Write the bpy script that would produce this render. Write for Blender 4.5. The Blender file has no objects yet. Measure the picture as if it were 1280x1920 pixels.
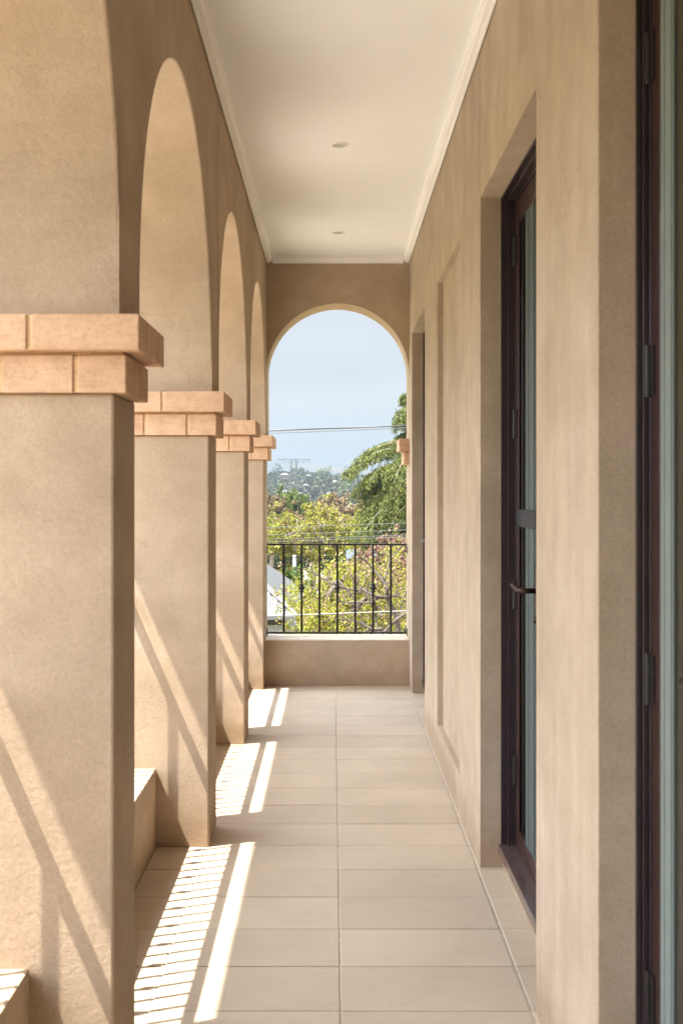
import bpy, bmesh, math, random
import numpy as np
from mathutils import Vector, Matrix
random.seed(11)
rng = np.random.default_rng(11)
C = bpy.context.scene.collection
SC = bpy.context.scene

# ------------------------------------------------------------------ camera
CAM_Z = 1.38
F = 2190.0                                   # focal length in pixels of a 1280 wide frame
cam = bpy.data.cameras.new('camera')
cam.sensor_fit = 'HORIZONTAL'
cam.sensor_width = 36.0
cam.lens = 36.0 * F / 1280.0
cam.shift_x = 16.5 / 1280.0
cam.shift_y = -41.0 / 1280.0
cam.clip_start = 0.05
cam.clip_end = 20000.0
cam.dof.use_dof = True
cam.dof.focus_distance = 7.2
cam.dof.aperture_fstop = 11.0
camo = bpy.data.objects.new('camera', cam)
camo.location = (0, 0, CAM_Z)
camo.rotation_euler = (math.radians(90), 0, 0)
C.objects.link(camo)
SC.camera = camo

def P(px, py, d):
    """world point that stands at distance d and is seen near (px, py) of the photograph"""
    return Vector(((px - 623.5) * d / F, d, CAM_Z - (py - 919.0) * d / F))

# ------------------------------------------------------------------ light
FILL_LOW, FILL_HIGH, SKY_CLEAR = 0.0, 2.3, 0.165
SUN_DIR = Vector((1.0, 0.39, -2.3)).normalized()      # direction in which sunlight travels
elev = math.asin(-SUN_DIR.z)
azim = math.atan2(-SUN_DIR.x, -SUN_DIR.y)              # clockwise from +Y
world = bpy.data.worlds.new("World")
SC.world = world
world.use_nodes = True
nt = world.node_tree
nt.nodes.clear()
wo = nt.nodes.new('ShaderNodeOutputWorld')
bg = nt.nodes.new('ShaderNodeBackground')
sky = nt.nodes.new('ShaderNodeTexSky')
sky.sky_type = 'NISHITA'
sky.sun_disc = False
sky.sun_elevation = elev
sky.sun_rotation = azim % (2 * math.pi)
sky.altitude = 100
sky.air_density = 1.0
sky.dust_density = 1.6
sky.ozone_density = 1.0
bg.inputs['Strength'].default_value = 0.15
# sky glow added out of view to light the corridor (high on the left, behind the camera); clear, deeper sky away from it
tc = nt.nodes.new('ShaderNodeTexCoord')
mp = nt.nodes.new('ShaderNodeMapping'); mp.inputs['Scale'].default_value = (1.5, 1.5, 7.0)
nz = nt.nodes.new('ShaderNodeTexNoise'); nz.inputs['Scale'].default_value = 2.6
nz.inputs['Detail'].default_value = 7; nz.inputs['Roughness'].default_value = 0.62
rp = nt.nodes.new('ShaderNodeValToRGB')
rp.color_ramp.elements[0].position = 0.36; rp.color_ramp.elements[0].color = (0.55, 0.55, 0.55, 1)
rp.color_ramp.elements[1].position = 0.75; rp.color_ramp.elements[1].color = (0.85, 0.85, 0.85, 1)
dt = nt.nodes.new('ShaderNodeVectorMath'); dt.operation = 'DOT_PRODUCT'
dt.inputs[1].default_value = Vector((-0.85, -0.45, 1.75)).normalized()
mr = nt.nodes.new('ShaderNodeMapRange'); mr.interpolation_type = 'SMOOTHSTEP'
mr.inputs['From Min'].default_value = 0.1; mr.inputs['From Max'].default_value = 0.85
mr.inputs['To Min'].default_value = FILL_LOW; mr.inputs['To Max'].default_value = FILL_HIGH
fill_glow = nt.nodes.new('ShaderNodeVectorMath'); fill_glow.operation = 'SCALE'; fill_glow.inputs[0].default_value = (6.85, 7.1, 7.5)
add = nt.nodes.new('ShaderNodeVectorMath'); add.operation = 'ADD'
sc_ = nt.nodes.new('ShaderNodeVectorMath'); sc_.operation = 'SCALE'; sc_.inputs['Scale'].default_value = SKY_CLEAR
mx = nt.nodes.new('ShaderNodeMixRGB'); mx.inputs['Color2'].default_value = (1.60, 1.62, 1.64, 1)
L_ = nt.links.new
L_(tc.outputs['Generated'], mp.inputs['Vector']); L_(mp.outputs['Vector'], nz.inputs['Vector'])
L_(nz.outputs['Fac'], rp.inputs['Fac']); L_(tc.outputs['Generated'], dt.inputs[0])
L_(dt.outputs['Value'], mr.inputs['Value']); L_(mr.outputs['Result'], fill_glow.inputs['Scale'])
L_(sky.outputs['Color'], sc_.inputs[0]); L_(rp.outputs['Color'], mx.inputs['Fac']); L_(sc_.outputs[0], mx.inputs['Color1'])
L_(mx.outputs['Color'], add.inputs[0]); L_(fill_glow.outputs[0], add.inputs[1])
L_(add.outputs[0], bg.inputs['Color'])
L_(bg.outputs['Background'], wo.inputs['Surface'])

sun = bpy.data.lights.new('sun', 'SUN')
sun.energy = 5.0
sun.angle = math.radians(0.55)
sun.color = (1.0, 0.935, 0.83)
suno = bpy.data.objects.new('sun', sun)
suno.rotation_euler = SUN_DIR.to_track_quat('-Z', 'Y').to_euler()
C.objects.link(suno)

SC.view_settings.view_transform = 'Standard'
SC.view_settings.look = 'None'
SC.view_settings.exposure = 1.97
SC.view_settings.gamma = 1.0
SC.render.engine = 'CYCLES'
cy = SC.cycles
cy.max_bounces = 12; cy.diffuse_bounces = 8; cy.glossy_bounces = 4
cy.transmission_bounces = 6; cy.volume_bounces = 1; cy.transparent_max_bounces = 8
cy.use_denoising = True
cy.sample_clamp_indirect = 6.0
cy.caustics_reflective = False; cy.caustics_refractive = False

# ------------------------------------------------------------------ materials
def newmat(name):
    m = bpy.data.materials.new(name); m.use_nodes = True
    n = m.node_tree; n.nodes.clear()
    out = n.nodes.new('ShaderNodeOutputMaterial')
    b = n.nodes.new('ShaderNodeBsdfPrincipled')
    n.links.new(b.outputs['BSDF'], out.inputs['Surface'])
    return m, n, b, out

def ramp(n, fac, stops):
    r = n.nodes.new('ShaderNodeValToRGB')
    e = r.color_ramp.elements
    while len(e) > 1: e.remove(e[-1])
    e[0].position = stops[0][0]; e[0].color = (*stops[0][1], 1)
    for p, c in stops[1:]:
        k = e.new(p); k.color = (*c, 1)
    n.links.new(fac, r.inputs['Fac'])
    return r.outputs['Color']

def noise(n, vec, scale, detail=3.0, rough=0.5, dist=0.0):
    t = n.nodes.new('ShaderNodeTexNoise')
    t.inputs['Scale'].default_value = scale; t.inputs['Detail'].default_value = detail
    t.inputs['Roughness'].default_value = rough; t.inputs['Distortion'].default_value = dist
    n.links.new(vec, t.inputs['Vector'])
    return t.outputs['Fac']

def mapped(n, scale, coord='Object'):
    t = n.nodes.new('ShaderNodeTexCoord'); m = n.nodes.new('ShaderNodeMapping')
    m.inputs['Scale'].default_value = scale
    n.links.new(t.outputs[coord], m.inputs['Vector'])
    return m.outputs['Vector']

def mixc(n, fac, a, b, mode='MIX'):
    m = n.nodes.new('ShaderNodeMixRGB'); m.blend_type = mode
    for k, v in (('Fac', fac), ('Color1', a), ('Color2', b)):
        if isinstance(v, (int, float)): m.inputs[k].default_value = v
        elif isinstance(v, tuple): m.inputs[k].default_value = (*v, 1)
        else: n.links.new(v, m.inputs[k])
    return m.outputs['Color']

def bump(n, b, heights, strength=0.3, distance=0.002):
    """heights: list of (socket, weight)"""
    acc = None
    for s, w in heights:
        m = n.nodes.new('ShaderNodeMath'); m.operation = 'MULTIPLY'
        n.links.new(s, m.inputs[0]); m.inputs[1].default_value = w
        if acc is None: acc = m.outputs[0]
        else:
            a = n.nodes.new('ShaderNodeMath'); a.operation = 'ADD'
            n.links.new(acc, a.inputs[0]); n.links.new(m.outputs[0], a.inputs[1]); acc = a.outputs[0]
    bp = n.nodes.new('ShaderNodeBump')
    bp.inputs['Strength'].default_value = strength; bp.inputs['Distance'].default_value = distance
    n.links.new(acc, bp.inputs['Height']); n.links.new(bp.outputs['Normal'], b.inputs['Normal'])

def plaster(name, streaks=0.0, base=(0.445, 0.344, 0.250)):
    m, n, b, o = newmat(name)
    v = mapped(n, (1, 1, 1))
    big = noise(n, v, 1.7, 4, 0.55, 0.4)
    mid = noise(n, v, 7.0, 4, 0.6)
    grain = noise(n, v, 210.0, 3, 0.7); speck = noise(n, v, 75.0, 4, 0.75)
    fine = noise(n, v, 90.0, 3, 0.6)
    k = lambda f: tuple(c * f for c in base)
    trow = noise(n, v, 14.0, 2, 0.4, 2.2)
    vo = n.nodes.new('ShaderNodeTexVoronoi'); vo.feature = 'DISTANCE_TO_EDGE'; vo.inputs['Scale'].default_value = 0.9
    wv = n.nodes.new('ShaderNodeVectorMath'); wv.operation = 'ADD'
    wn = n.nodes.new('ShaderNodeTexNoise'); wn.inputs['Scale'].default_value = 6.0; wn.inputs['Detail'].default_value = 5
    n.links.new(v, wn.inputs['Vector']); n.links.new(v, wv.inputs[0])
    ws = n.nodes.new('ShaderNodeVectorMath'); ws.operation = 'SCALE'; ws.inputs['Scale'].default_value = 0.35
    n.links.new(wn.outputs['Color'], ws.inputs[0]); n.links.new(ws.outputs[0], wv.inputs[1])
    n.links.new(wv.outputs[0], vo.inputs['Vector'])
    crack = ramp(n, vo.outputs['Distance'], [(0.0, (0.86, 0.84, 0.81)), (0.004, (1, 1, 1))])
    cmask = ramp(n, noise(n, v, 0.8, 2, 0.5), [(0.52, (0, 0, 0)), (0.60, (1, 1, 1))])
    sx = n.nodes.new('ShaderNodeSeparateXYZ'); n.links.new(n.nodes.new('ShaderNodeNewGeometry').outputs['Position'], sx.inputs[0])
    hz_ = n.nodes.new('ShaderNodeMath'); hz_.operation = 'MULTIPLY_ADD'
    n.links.new(noise(n, v, 9.0, 5, 0.7), hz_.inputs[0]); hz_.inputs[1].default_value = -0.16; n.links.new(sx.outputs['Z'], hz_.inputs[2])
    splash = ramp(n, hz_.outputs[0], [(0.0, (0.86, 0.83, 0.79)), (0.035, (0.95, 0.94, 0.92)), (0.09, (1, 1, 1))])
    c1 = ramp(n, big, [(0.3, k(0.86)), (0.55, k(1.0)), (0.75, (base[0] * 1.1, base[1] * 1.12, base[2] * 1.2))])
    c2 = ramp(n, mid, [(0.3, (0.90, 0.89, 0.87)), (0.7, (1.05, 1.05, 1.06))])
    c = mixc(n, 1.0, c1, c2, 'MULTIPLY')
    c3 = ramp(n, grain, [(0.28, (0.80, 0.78, 0.76)), (0.5, (1.0, 1.0, 1.0)), (0.75, (1.10, 1.10, 1.10))])
    c = mixc(n, 0.8, c, c3, 'MULTIPLY')
    c = mixc(n, 0.5, c, ramp(n, speck, [(0.3, (0.90, 0.89, 0.875)), (0.5, (1, 1, 1)), (0.7, (1.06, 1.06, 1.065))]), 'MULTIPLY')
    c = mixc(n, cmask, c, mixc(n, 1.0, c, crack, 'MULTIPLY'))
    c = mixc(n, 1.0, c, splash, 'MULTIPLY')
    if streaks:
        sv = mapped(n, (9.0, 7.0, 0.5))
        st = noise(n, sv, 1.6, 5, 0.65)
        c4 = ramp(n, st, [(0.3, (0.80, 0.78, 0.75)), (0.5, (1.0, 0.99, 0.97)), (0.68, (1.16, 1.19, 1.24))])
        c = mixc(n, streaks, c, c4, 'MULTIPLY')
    n.links.new(c, b.inputs['Base Color'])
    b.inputs['Roughness'].default_value = 0.92
    b.inputs['Specular IOR Level'].default_value = 0.2
    bump(n, b, [(grain, 0.5), (fine, 0.8), (mid, 1.0), (trow, 0.45)], 0.55, 0.0022)
    return m

def simple(name, col, rough=0.5, metal=0.0, var=0.12, vscale=20.0, bumpd=0.0, coat=0.0, spec=0.5):
    m, n, b, o = newmat(name)
    v = mapped(n, (1, 1, 1))
    f = noise(n, v, vscale, 4, 0.6)
    c = ramp(n, f, [(0.3, tuple(x * (1 - var) for x in col)), (0.7, tuple(min(1, x * (1 + var)) for x in col))])
    n.links.new(c, b.inputs['Base Color'])
    r = n.nodes.new('ShaderNodeMapRange')
    r.inputs['To Min'].default_value = max(0.02, rough - 0.08); r.inputs['To Max'].default_value = min(1, rough + 0.08)
    n.links.new(f, r.inputs['Value']); n.links.new(r.outputs['Result'], b.inputs['Roughness'])
    b.inputs['Metallic'].default_value = metal
    b.inputs['Coat Weight'].default_value = coat
    b.inputs['Specular IOR Level'].default_value = spec
    if bumpd: bump(n, b, [(noise(n, v, vscale * 6, 3, 0.6), 1.0)], 0.5, bumpd)
    return m

def island(name, stops, rough=0.8, transl=0.0, extra=None, scale=1.0):
    """colour chosen per loose piece (leaf, tile, brick)"""
    m, n, b, o = newmat(name)
    g = n.nodes.new('ShaderNodeNewGeometry')
    c = ramp(n, g.outputs['Random Per Island'], stops)
    if extra: c = extra(n, b, c)
    n.links.new(c, b.inputs['Base Color'])
    b.inputs['Roughness'].default_value = rough
    if transl:
        t = n.nodes.new('ShaderNodeBsdfTranslucent'); n.links.new(c, t.inputs['Color'])
        mxs = n.nodes.new('ShaderNodeMixShader'); mxs.inputs['Fac'].default_value = transl
        n.links.new(b.outputs['BSDF'], mxs.inputs[1]); n.links.new(t.outputs['BSDF'], mxs.inputs[2])
        n.links.new(mxs.outputs['Shader'], o.inputs['Surface'])
        b.inputs['Specular IOR Level'].default_value = 0.25
    return m

def tile_extra(n, b, c):
    v = mapped(n, (1, 1, 1))
    f = noise(n, v, 2.2, 5, 0.6, 0.5); g = noise(n, v, 170.0, 2, 0.6); h = noise(n, mapped(n, (1.5, 14, 1)), 3.0, 4, 0.6)
    c = mixc(n, 1.0, c, ramp(n, f, [(0.3, (0.90, 0.89, 0.88)), (0.7, (1.06, 1.06, 1.06))]), 'MULTIPLY')
    c = mixc(n, 1.0, c, ramp(n, h, [(0.3, (0.965, 0.965, 0.965)), (0.7, (1.03, 1.03, 1.03))]), 'MULTIPLY')
    c = mixc(n, 0.7, c, ramp(n, g, [(0.3, (0.88, 0.88, 0.88)), (0.7, (1.06, 1.06, 1.06))]), 'MULTIPLY')
    bump(n, b, [(g, 0.5), (h, 1.0)], 0.35, 0.0012)
    return c

def brick_extra(n, b, c):
    v = mapped(n, (1, 1, 1))
    f = noise(n, v, 22.0, 5, 0.65); g = noise(n, v, 230.0, 2, 0.7); w = noise(n, mapped(n, (6, 6, 40)), 2.5, 4, 0.6)
    c = mixc(n, 1.0, c, ramp(n, f, [(0.3, (0.86, 0.84, 0.82)), (0.7, (1.08, 1.10, 1.12))]), 'MULTIPLY')
    c = mixc(n, 0.6, c, ramp(n, w, [(0.35, (0.85, 0.82, 0.8)), (0.55, (1, 1, 1))]), 'MULTIPLY')
    c = mixc(n, 0.7, c, ramp(n, g, [(0.27, (0.6, 0.55, 0.5)), (0.42, (1, 1, 1)), (0.8, (1.1, 1.1, 1.1))]), 'MULTIPLY')
    bump(n, b, [(g, 0.6), (f, 1.2), (w, 0.6)], 0.6, 0.002)
    return c

M = {}
M['plaster'] = plaster('sand_plaster')
M['plaster_wall'] = plaster('sand_plaster_streaked', 0.34, (0.445, 0.358, 0.272))
M['plaster_end'] = plaster('sand_plaster_dark', 0.0)
M['tile'] = island('sandstone_tile', [(0, (0.445, 0.368, 0.283)), (0.5, (0.468, 0.388, 0.30)), (1, (0.495, 0.412, 0.32))], 0.62, extra=tile_extra)
M['brick'] = island('salmon_brick', [(0, (0.47, 0.295, 0.19)), (0.35, (0.55, 0.35, 0.23)), (0.7, (0.60, 0.395, 0.255)), (1, (0.63, 0.43, 0.29))], 0.85, extra=brick_extra)
M['mortar'] = simple('ochre_mortar', (0.58, 0.40, 0.235), 0.95, var=0.15, vscale=60, bumpd=0.001)
M['grout'] = simple('pale_grout', (0.26, 0.22, 0.17), 0.9, var=0.2, vscale=40, bumpd=0.0008)
M['grout_pale'] = simple('cream_grout', (0.42, 0.37, 0.30), 0.9, var=0.2, vscale=30, bumpd=0.0008)
M['ceiling'] = simple('cream_paint', (0.86, 0.875, 0.895), 0.75, var=0.02, vscale=2.0, bumpd=0.0003)
M['cornice'] = simple('white_cornice_paint', (0.88, 0.88, 0.88), 0.55, var=0.02, vscale=3.0)
M['joinery'] = simple('plum_brown_paint', (0.022, 0.013, 0.017), 0.38, var=0.15, vscale=12, coat=0.2)
M['joinery_red'] = simple('red_brown_paint', (0.036, 0.016, 0.015), 0.35, var=0.15, vscale=12, coat=0.2)
M['sill'] = simple('polished_brown_sill', (0.085, 0.058, 0.054), 0.22, var=0.35, vscale=26, coat=0.4)
M['iron'] = simple('black_iron_paint', (0.012, 0.010, 0.010), 0.45, var=0.25, vscale=30, bumpd=0.0004)
M['bronze'] = simple('aged_bronze', (0.05, 0.03, 0.024), 0.35, metal=0.8, var=0.3, vscale=60)
M['bead'] = simple('grey_green_bead', (0.165, 0.20, 0.19), 0.5, var=0.05, vscale=8)
M['bead_dark'] = simple('slate_green_bead', (0.055, 0.080, 0.083), 0.5, var=0.05, vscale=8)
M['blind'] = simple('olive_blind', (0.34, 0.31, 0.20), 0.9, var=0.1, vscale=8)
M['steel'] = simple('satin_steel', (0.62, 0.60, 0.58), 0.35, metal=0.9, var=0.1)
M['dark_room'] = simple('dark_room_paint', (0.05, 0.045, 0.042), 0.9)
M['lampglass'] = simple('frosted_lamp', (0.62, 0.58, 0.52), 0.4)
M['copings'] = simple('pale_cap_render', (0.60, 0.53, 0.44), 0.85, var=0.1, vscale=30, bumpd=0.001)
def glass_mat():
    m, n, b, o = newmat('window_glass')
    b.inputs['Base Color'].default_value = (0.75, 0.85, 0.84, 1)
    b.inputs['Roughness'].default_value = 0.02
    b.inputs['IOR'].default_value = 1.5
    b.inputs['Transmission Weight'].default_value = 1.0
    return m
M['glass'] = glass_mat()
M['bronze_dark'] = simple('joint_sealant', (0.16, 0.11, 0.07), 0.8)
M['mid_rail'] = simple('slate_grey_paint', (0.02, 0.021, 0.027), 0.8, var=0.1)

# ------------------------------------------------------------------ mesh helpers
def tag(o, label=None, cat=None, group=None, kind=None):
    if label: o['label'] = label
    if cat: o['category'] = cat
    if group: o['group'] = group
    if kind: o['kind'] = kind
    return o

def empty(name, loc=(0, 0, 0), label=None, cat=None, group=None):
    o = bpy.data.objects.new(name, None); o.location = loc; o.empty_display_size = 0.1
    C.objects.link(o); return tag(o, label, cat, group)

class MB:
    def __init__(s): s.v = []; s.f = []; s.mi = []
    def add(s, vs, fs, mi=0):
        k = len(s.v); s.v += [tuple(p) for p in vs]
        s.f += [tuple(i + k for i in f) for f in fs]; s.mi += [mi] * len(fs)
    def box(s, x0, x1, y0, y1, z0, z1, mi=0):
        x0, x1 = min(x0, x1), max(x0, x1); y0, y1 = min(y0, y1), max(y0, y1); z0, z1 = min(z0, z1), max(z0, z1)
        s.add([(x0, y0, z0), (x1, y0, z0), (x1, y1, z0), (x0, y1, z0), (x0, y0, z1), (x1, y0, z1), (x1, y1, z1), (x0, y1, z1)],
              [(0, 3, 2, 1), (4, 5, 6, 7), (0, 1, 5, 4), (1, 2, 6, 5), (2, 3, 7, 6), (3, 0, 4, 7)], mi)
        return s
    def tube(s, pts, radii, sides=8, cap=True, mi=0):
        pts = [Vector(p) for p in pts]
        if not hasattr(radii, '__len__'): radii = [radii] * len(pts)
        rings = []
        up = None
        for i, p in enumerate(pts):
            d = (pts[min(i + 1, len(pts) - 1)] - pts[max(i - 1, 0)])
            d = d.normalized() if d.length > 1e-9 else Vector((0, 0, 1))
            if up is None:
                up = Vector((0, 0, 1)) if abs(d.z) < 0.9 else Vector((1, 0, 0))
            a = d.cross(up)
            if a.length < 1e-6: a = d.cross(Vector((0, 1, 0)))
            a.normalize(); b = a.cross(d).normalized(); up = b
            rings.append([p + (a * math.cos(2 * math.pi * k / sides) + b * math.sin(2 * math.pi * k / sides)) * radii[i] for k in range(sides)])
        k0 = len(s.v)
        for r in rings: s.v += [tuple(q) for q in r]
        for i in range(len(pts) - 1):
            for k in range(sides):
                a = k0 + i * sides + k; b = k0 + i * sides + (k + 1) % sides
                s.f.append((a, b, b + sides, a + sides)); s.mi.append(mi)
        if cap:
            s.f.append(tuple(k0 + k for k in reversed(range(sides)))); s.mi.append(mi)
            s.f.append(tuple(k0 + (len(pts) - 1) * sides + k for k in range(sides))); s.mi.append(mi)
        return s
    def lathe(s, c, prof, sides=16, mi=0):
        """prof: (radius, z) pairs; c: centre"""
        pts = [(c[0], c[1], c[2] + z) for r, z in prof]
        k0 = len(s.v)
        for r, z in prof:
            for k in range(sides):
                a = 2 * math.pi * k / sides
                s.v.append((c[0] + r * math.cos(a), c[1] + r * math.sin(a), c[2] + z))
        for i in range(len(prof) - 1):
            for k in range(sides):
                a = k0 + i * sides + k; b = k0 + i * sides + (k + 1) % sides
                s.f.append((a, b, b + sides, a + sides)); s.mi.append(mi)
        s.f.append(tuple(k0 + k for k in reversed(range(sides)))); s.mi.append(mi)
        s.f.append(tuple(k0 + (len(prof) - 1) * sides + k for k in range(sides))); s.mi.append(mi)
        return s
    def build(s, name, mats, parent=None, bevel=0.0, seg=2, smooth=False, weld=False):
        me = bpy.data.meshes.new(name); me.from_pydata(s.v, [], s.f)
        if not isinstance(mats, (list, tuple)): mats = [mats]
        for m in mats: me.materials.append(m)
        if len(mats) > 1: me.polygons.foreach_set('material_index', s.mi)
        if weld or smooth:
            bm = bmesh.new(); bm.from_mesh(me)
            if weld: bmesh.ops.remove_doubles(bm, verts=bm.verts, dist=1e-5)
            bmesh.ops.recalc_face_normals(bm, faces=bm.faces)
            bm.to_mesh(me); bm.free()
        if smooth:
            for p in me.polygons: p.use_smooth = True
        me.validate(); me.update()
        o = bpy.data.objects.new(name, me); C.objects.link(o)
        if parent is not None: o.parent = parent; o.matrix_parent_inverse = Matrix.Translation(-parent.location) if parent.type == 'EMPTY' else Matrix.Identity(4)
        if bevel:
            b = o.modifiers.new('bevel', 'BEVEL'); b.width = bevel; b.segments = seg; b.limit_method = 'ANGLE'; b.angle_limit = math.radians(40)
            b.harden_normals = False
        return o

def cells(xs, ys, zs, solid):
    """rectilinear solid from a grid of cells, outer faces only"""
    m = MB(); idx = {}
    def vi(i, j, k):
        if (i, j, k) not in idx:
            idx[(i, j, k)] = len(m.v); m.v.append((xs[i], ys[j], zs[k]))
        return idx[(i, j, k)]
    nx, ny, nz_ = len(xs) - 1, len(ys) - 1, len(zs) - 1
    S = {(i, j, k): solid((xs[i] + xs[i + 1]) / 2, (ys[j] + ys[j + 1]) / 2, (zs[k] + zs[k + 1]) / 2)
         for i in range(nx) for j in range(ny) for k in range(nz_)}
    Q = {(-1, 0, 0): lambda i, j, k: [(i, j, k), (i, j, k + 1), (i, j + 1, k + 1), (i, j + 1, k)],
         (1, 0, 0): lambda i, j, k: [(i + 1, j, k), (i + 1, j + 1, k), (i + 1, j + 1, k + 1), (i + 1, j, k + 1)],
         (0, -1, 0): lambda i, j, k: [(i, j, k), (i + 1, j, k), (i + 1, j, k + 1), (i, j, k + 1)],
         (0, 1, 0): lambda i, j, k: [(i, j + 1, k), (i, j + 1, k + 1), (i + 1, j + 1, k + 1), (i + 1, j + 1, k)],
         (0, 0, -1): lambda i, j, k: [(i, j, k), (i, j + 1, k), (i + 1, j + 1, k), (i + 1, j, k)],
         (0, 0, 1): lambda i, j, k: [(i, j, k + 1), (i + 1, j, k + 1), (i + 1, j + 1, k + 1), (i, j + 1, k + 1)]}
    for (i, j, k), s in S.items():
        if not s: continue
        for d, q in Q.items():
            if not S.get((i + d[0], j + d[1], k + d[2]), False):
                m.f.append(tuple(vi(*c) for c in q(i, j, k))); m.mi.append(0)
    return m

def copy_tree(o, parent=None):
    c = o.copy(); C.objects.link(c)
    if parent is not None: c.parent = parent
    for ch in o.children: copy_tree(ch, c)
    return c

# ------------------------------------------------------------------ the corridor
JOINTS = []
XS = -0.477          # inner face of the pillar shafts
XL = -0.466          # inner face of the arcade
XO = -0.900          # outer face of the arcade
XR = 0.538           # face of the house wall
XPAR = -0.6815       # inner face of the low parapets
CEIL = 3.023
CORN = 2.978
H_PAR = 0.305
# pillars: (front y, back y)
PIL = [(-1.02, -0.735), (0.80, 1.085), (2.55, 2.82), (4.51, 4.785), (6.335, 6.62), (8.08, 8.525)]
ARCH_TOP = 2.68
YE0, YE1 = 8.232, 8.525                       # end wall

# floor: grout bed and separate tiles
g = MB().box(-0.90, 1.0, -2.2, 8.52, -0.20, -0.0045)
fb = g.build('floor_slab', M['grout']); tag(fb, kind='structure')
t = MB()
JX = [-0.6805, -0.490, -0.484, 0.0188, 0.0245, 0.5228, 0.5312, 0.700]
pitch = 0.2885
for r in range(-24, 15):
    y0 = 4.535 + r * pitch + 0.0022; y1 = y0 + pitch - 0.0044
    if y0 > 8.23: break
    y1 = min(y1, 8.229)
    for a in range(0, 8, 2):
        dz = random.uniform(-0.0007, 0.0007)
        t.box(JX[a], JX[a + 1], y0, y1, -0.012, dz)
gs = MB()
for a, b in ((JX[1], JX[2]), (JX[3], JX[4]), (JX[5], JX[6])): gs.box(a, b, -2.2, 8.229, -0.0044, -0.0022)
tag(gs.build('grout_line', M['grout_pale']), kind='structure')
tl = t.build('floor', M['tile'], bevel=0.0012, seg=1); tag(tl, kind='structure')

# ceiling, cornice
c = MB().box(XL - 0.01, XR + 0.01, -2.2, 8.3, CEIL, CEIL + 0.12)
tag(c.build('ceiling', M['ceiling']), kind='structure')
c = MB()
def cornice_strip(m, prof, y0, y1, side):
    pts = []
    xw = XL + 0.004 if side < 0 else XR - 0.004
    s = 1 if side < 0 else -1
    k = len(m.v)
    for (a, b) in prof: m.v.append((xw + s * a, y0, CEIL - b))
    for (a, b) in prof: m.v.append((xw + s * a, y1, CEIL - b))
    n_ = len(prof)
    for i in range(n_):
        j = (i + 1) % n_
        m.f.append((k + i, k + j, k + n_ + j, k + n_ + i)); m.mi.append(0)
prof = [(0, 0.001), (0, 0.056), (0.010, 0.056), (0.010, 0.046), (0.034, 0.046), (0.046, 0.030), (0.046, 0.012), (0.054, 0.012), (0.054, 0.001)]
prof = [(a * 0.74, b * 0.8) for a, b in prof]
root = empty('cornice', (0, 3, CEIL), 'white stepped cornice running round the top of the walls under the cream ceiling', 'cornice')
cl = MB(); cornice_strip(cl, prof, -2.2, 8.226, -1); cl.build('moulding', M['cornice'], root, smooth=False)
cl = MB(); cornice_strip(cl, prof, -2.2, 8.226, 1); cl.build('moulding', M['cornice'], root)
cl = MB(); k = 0
for (a, b) in prof: cl.v.append((XL + 0.042, YE0 - 0.004 - a, CEIL - b))
for (a, b) in prof: cl.v.append((XR - 0.042, YE0 - 0.004 - a, CEIL - b))
n_ = len(prof)
for i in range(n_):
    j = (i + 1) % n_; cl.f.append((i, j, n_ + j, n_ + i)); cl.mi.append(0)
cl.build('moulding', M['cornice'], root)

# roof and eave over the arcade, which shades the upper part of the opening
ev = MB()
# sloping eave: profile in x-z swept along y
ep = [(7.0, 3.19), (-0.86, 3.19), (-1.385, 2.56), (-1.385, 2.50), (-1.399, 2.50), (-1.399, 2.70), (-0.90, 3.34), (7.0, 3.34)]
for yy in (-2.6, 8.9): ev.v += [(x, yy, z) for x, z in ep]
k_ = len(ep)
for i in range(k_):
    j = (i + 1) % k_; ev.f.append((i, j, k_ + j, k_ + i)); ev.mi.append(0)
for q in ([0, 1, 6, 7], [1, 2, 5, 6], [2, 3, 4, 5]):
    ev.f.append(tuple(q)); ev.mi.append(0); ev.f.append(tuple(k_ + i for i in reversed(q))); ev.mi.append(0)
o = ev.build('roof', M['cornice'], weld=True); tag(o, 'white eave and roof projecting over the arcade', 'roof')

# ---- arcade wall above the capitals
CAP0, CAP1 = 1.592, 1.758
def arcade_wall():
    m = MB()
    top = 3.174
    prof = []                                  # lower outline as (y, z)
    for i in range(len(PIL)):
        y0, y1 = PIL[i]
        prof.append(('p', y0, y1))
    def col(ya, za, yb, zb):
        # vertical strip from the lower outline to the top; front (+x) and back (-x) faces
        for x, flip in ((XL, False), (XO, True)):
            q = [(x, ya, za), (x, yb, zb), (x, yb, top), (x, ya, top)]
            m.add(q, [(0, 1, 2, 3) if not flip else (3, 2, 1, 0)])
        m.add([(XL, ya, za), (XO, ya, za), (XO, yb, zb), (XL, yb, zb)], [(0, 1, 2, 3)])
        m.add([(XL, ya, top), (XL, yb, top), (XO, yb, top), (XO, ya, top)], [(0, 1, 2, 3)])
    for i, (y0, y1) in enumerate(PIL):
        if i == len(PIL) - 1: y1 = YE0 + 0.001
        col(y0, CAP1 - 0.002, y1, CAP1 - 0.002)
        if i < len(PIL) - 1:
            a, b = y1, PIL[i + 1][0]
            r = (b - a) / 2; cyy = (a + b) / 2; zs = ARCH_TOP - r
            # jambs
            for yy in (a, b):
                m.add([(XL, yy, CAP1 - 0.002), (XO, yy, CAP1 - 0.002), (XO, yy, zs), (XL, yy, zs)], [(0, 1, 2, 3)])
            N = 40
            for k in range(N):
                t0 = math.pi - math.pi * k / N; t1 = math.pi - math.pi * (k + 1) / N
                col(cyy + r * math.cos(t0), zs + r * math.sin(t0), cyy + r * math.cos(t1), zs + r * math.sin(t1))
    y0 = PIL[0][0]
    m.add([(XL, y0, CAP1), (XO, y0, CAP1), (XO, y0, top), (XL, y0, top)], [(0, 1, 2, 3)])
    return m
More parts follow.
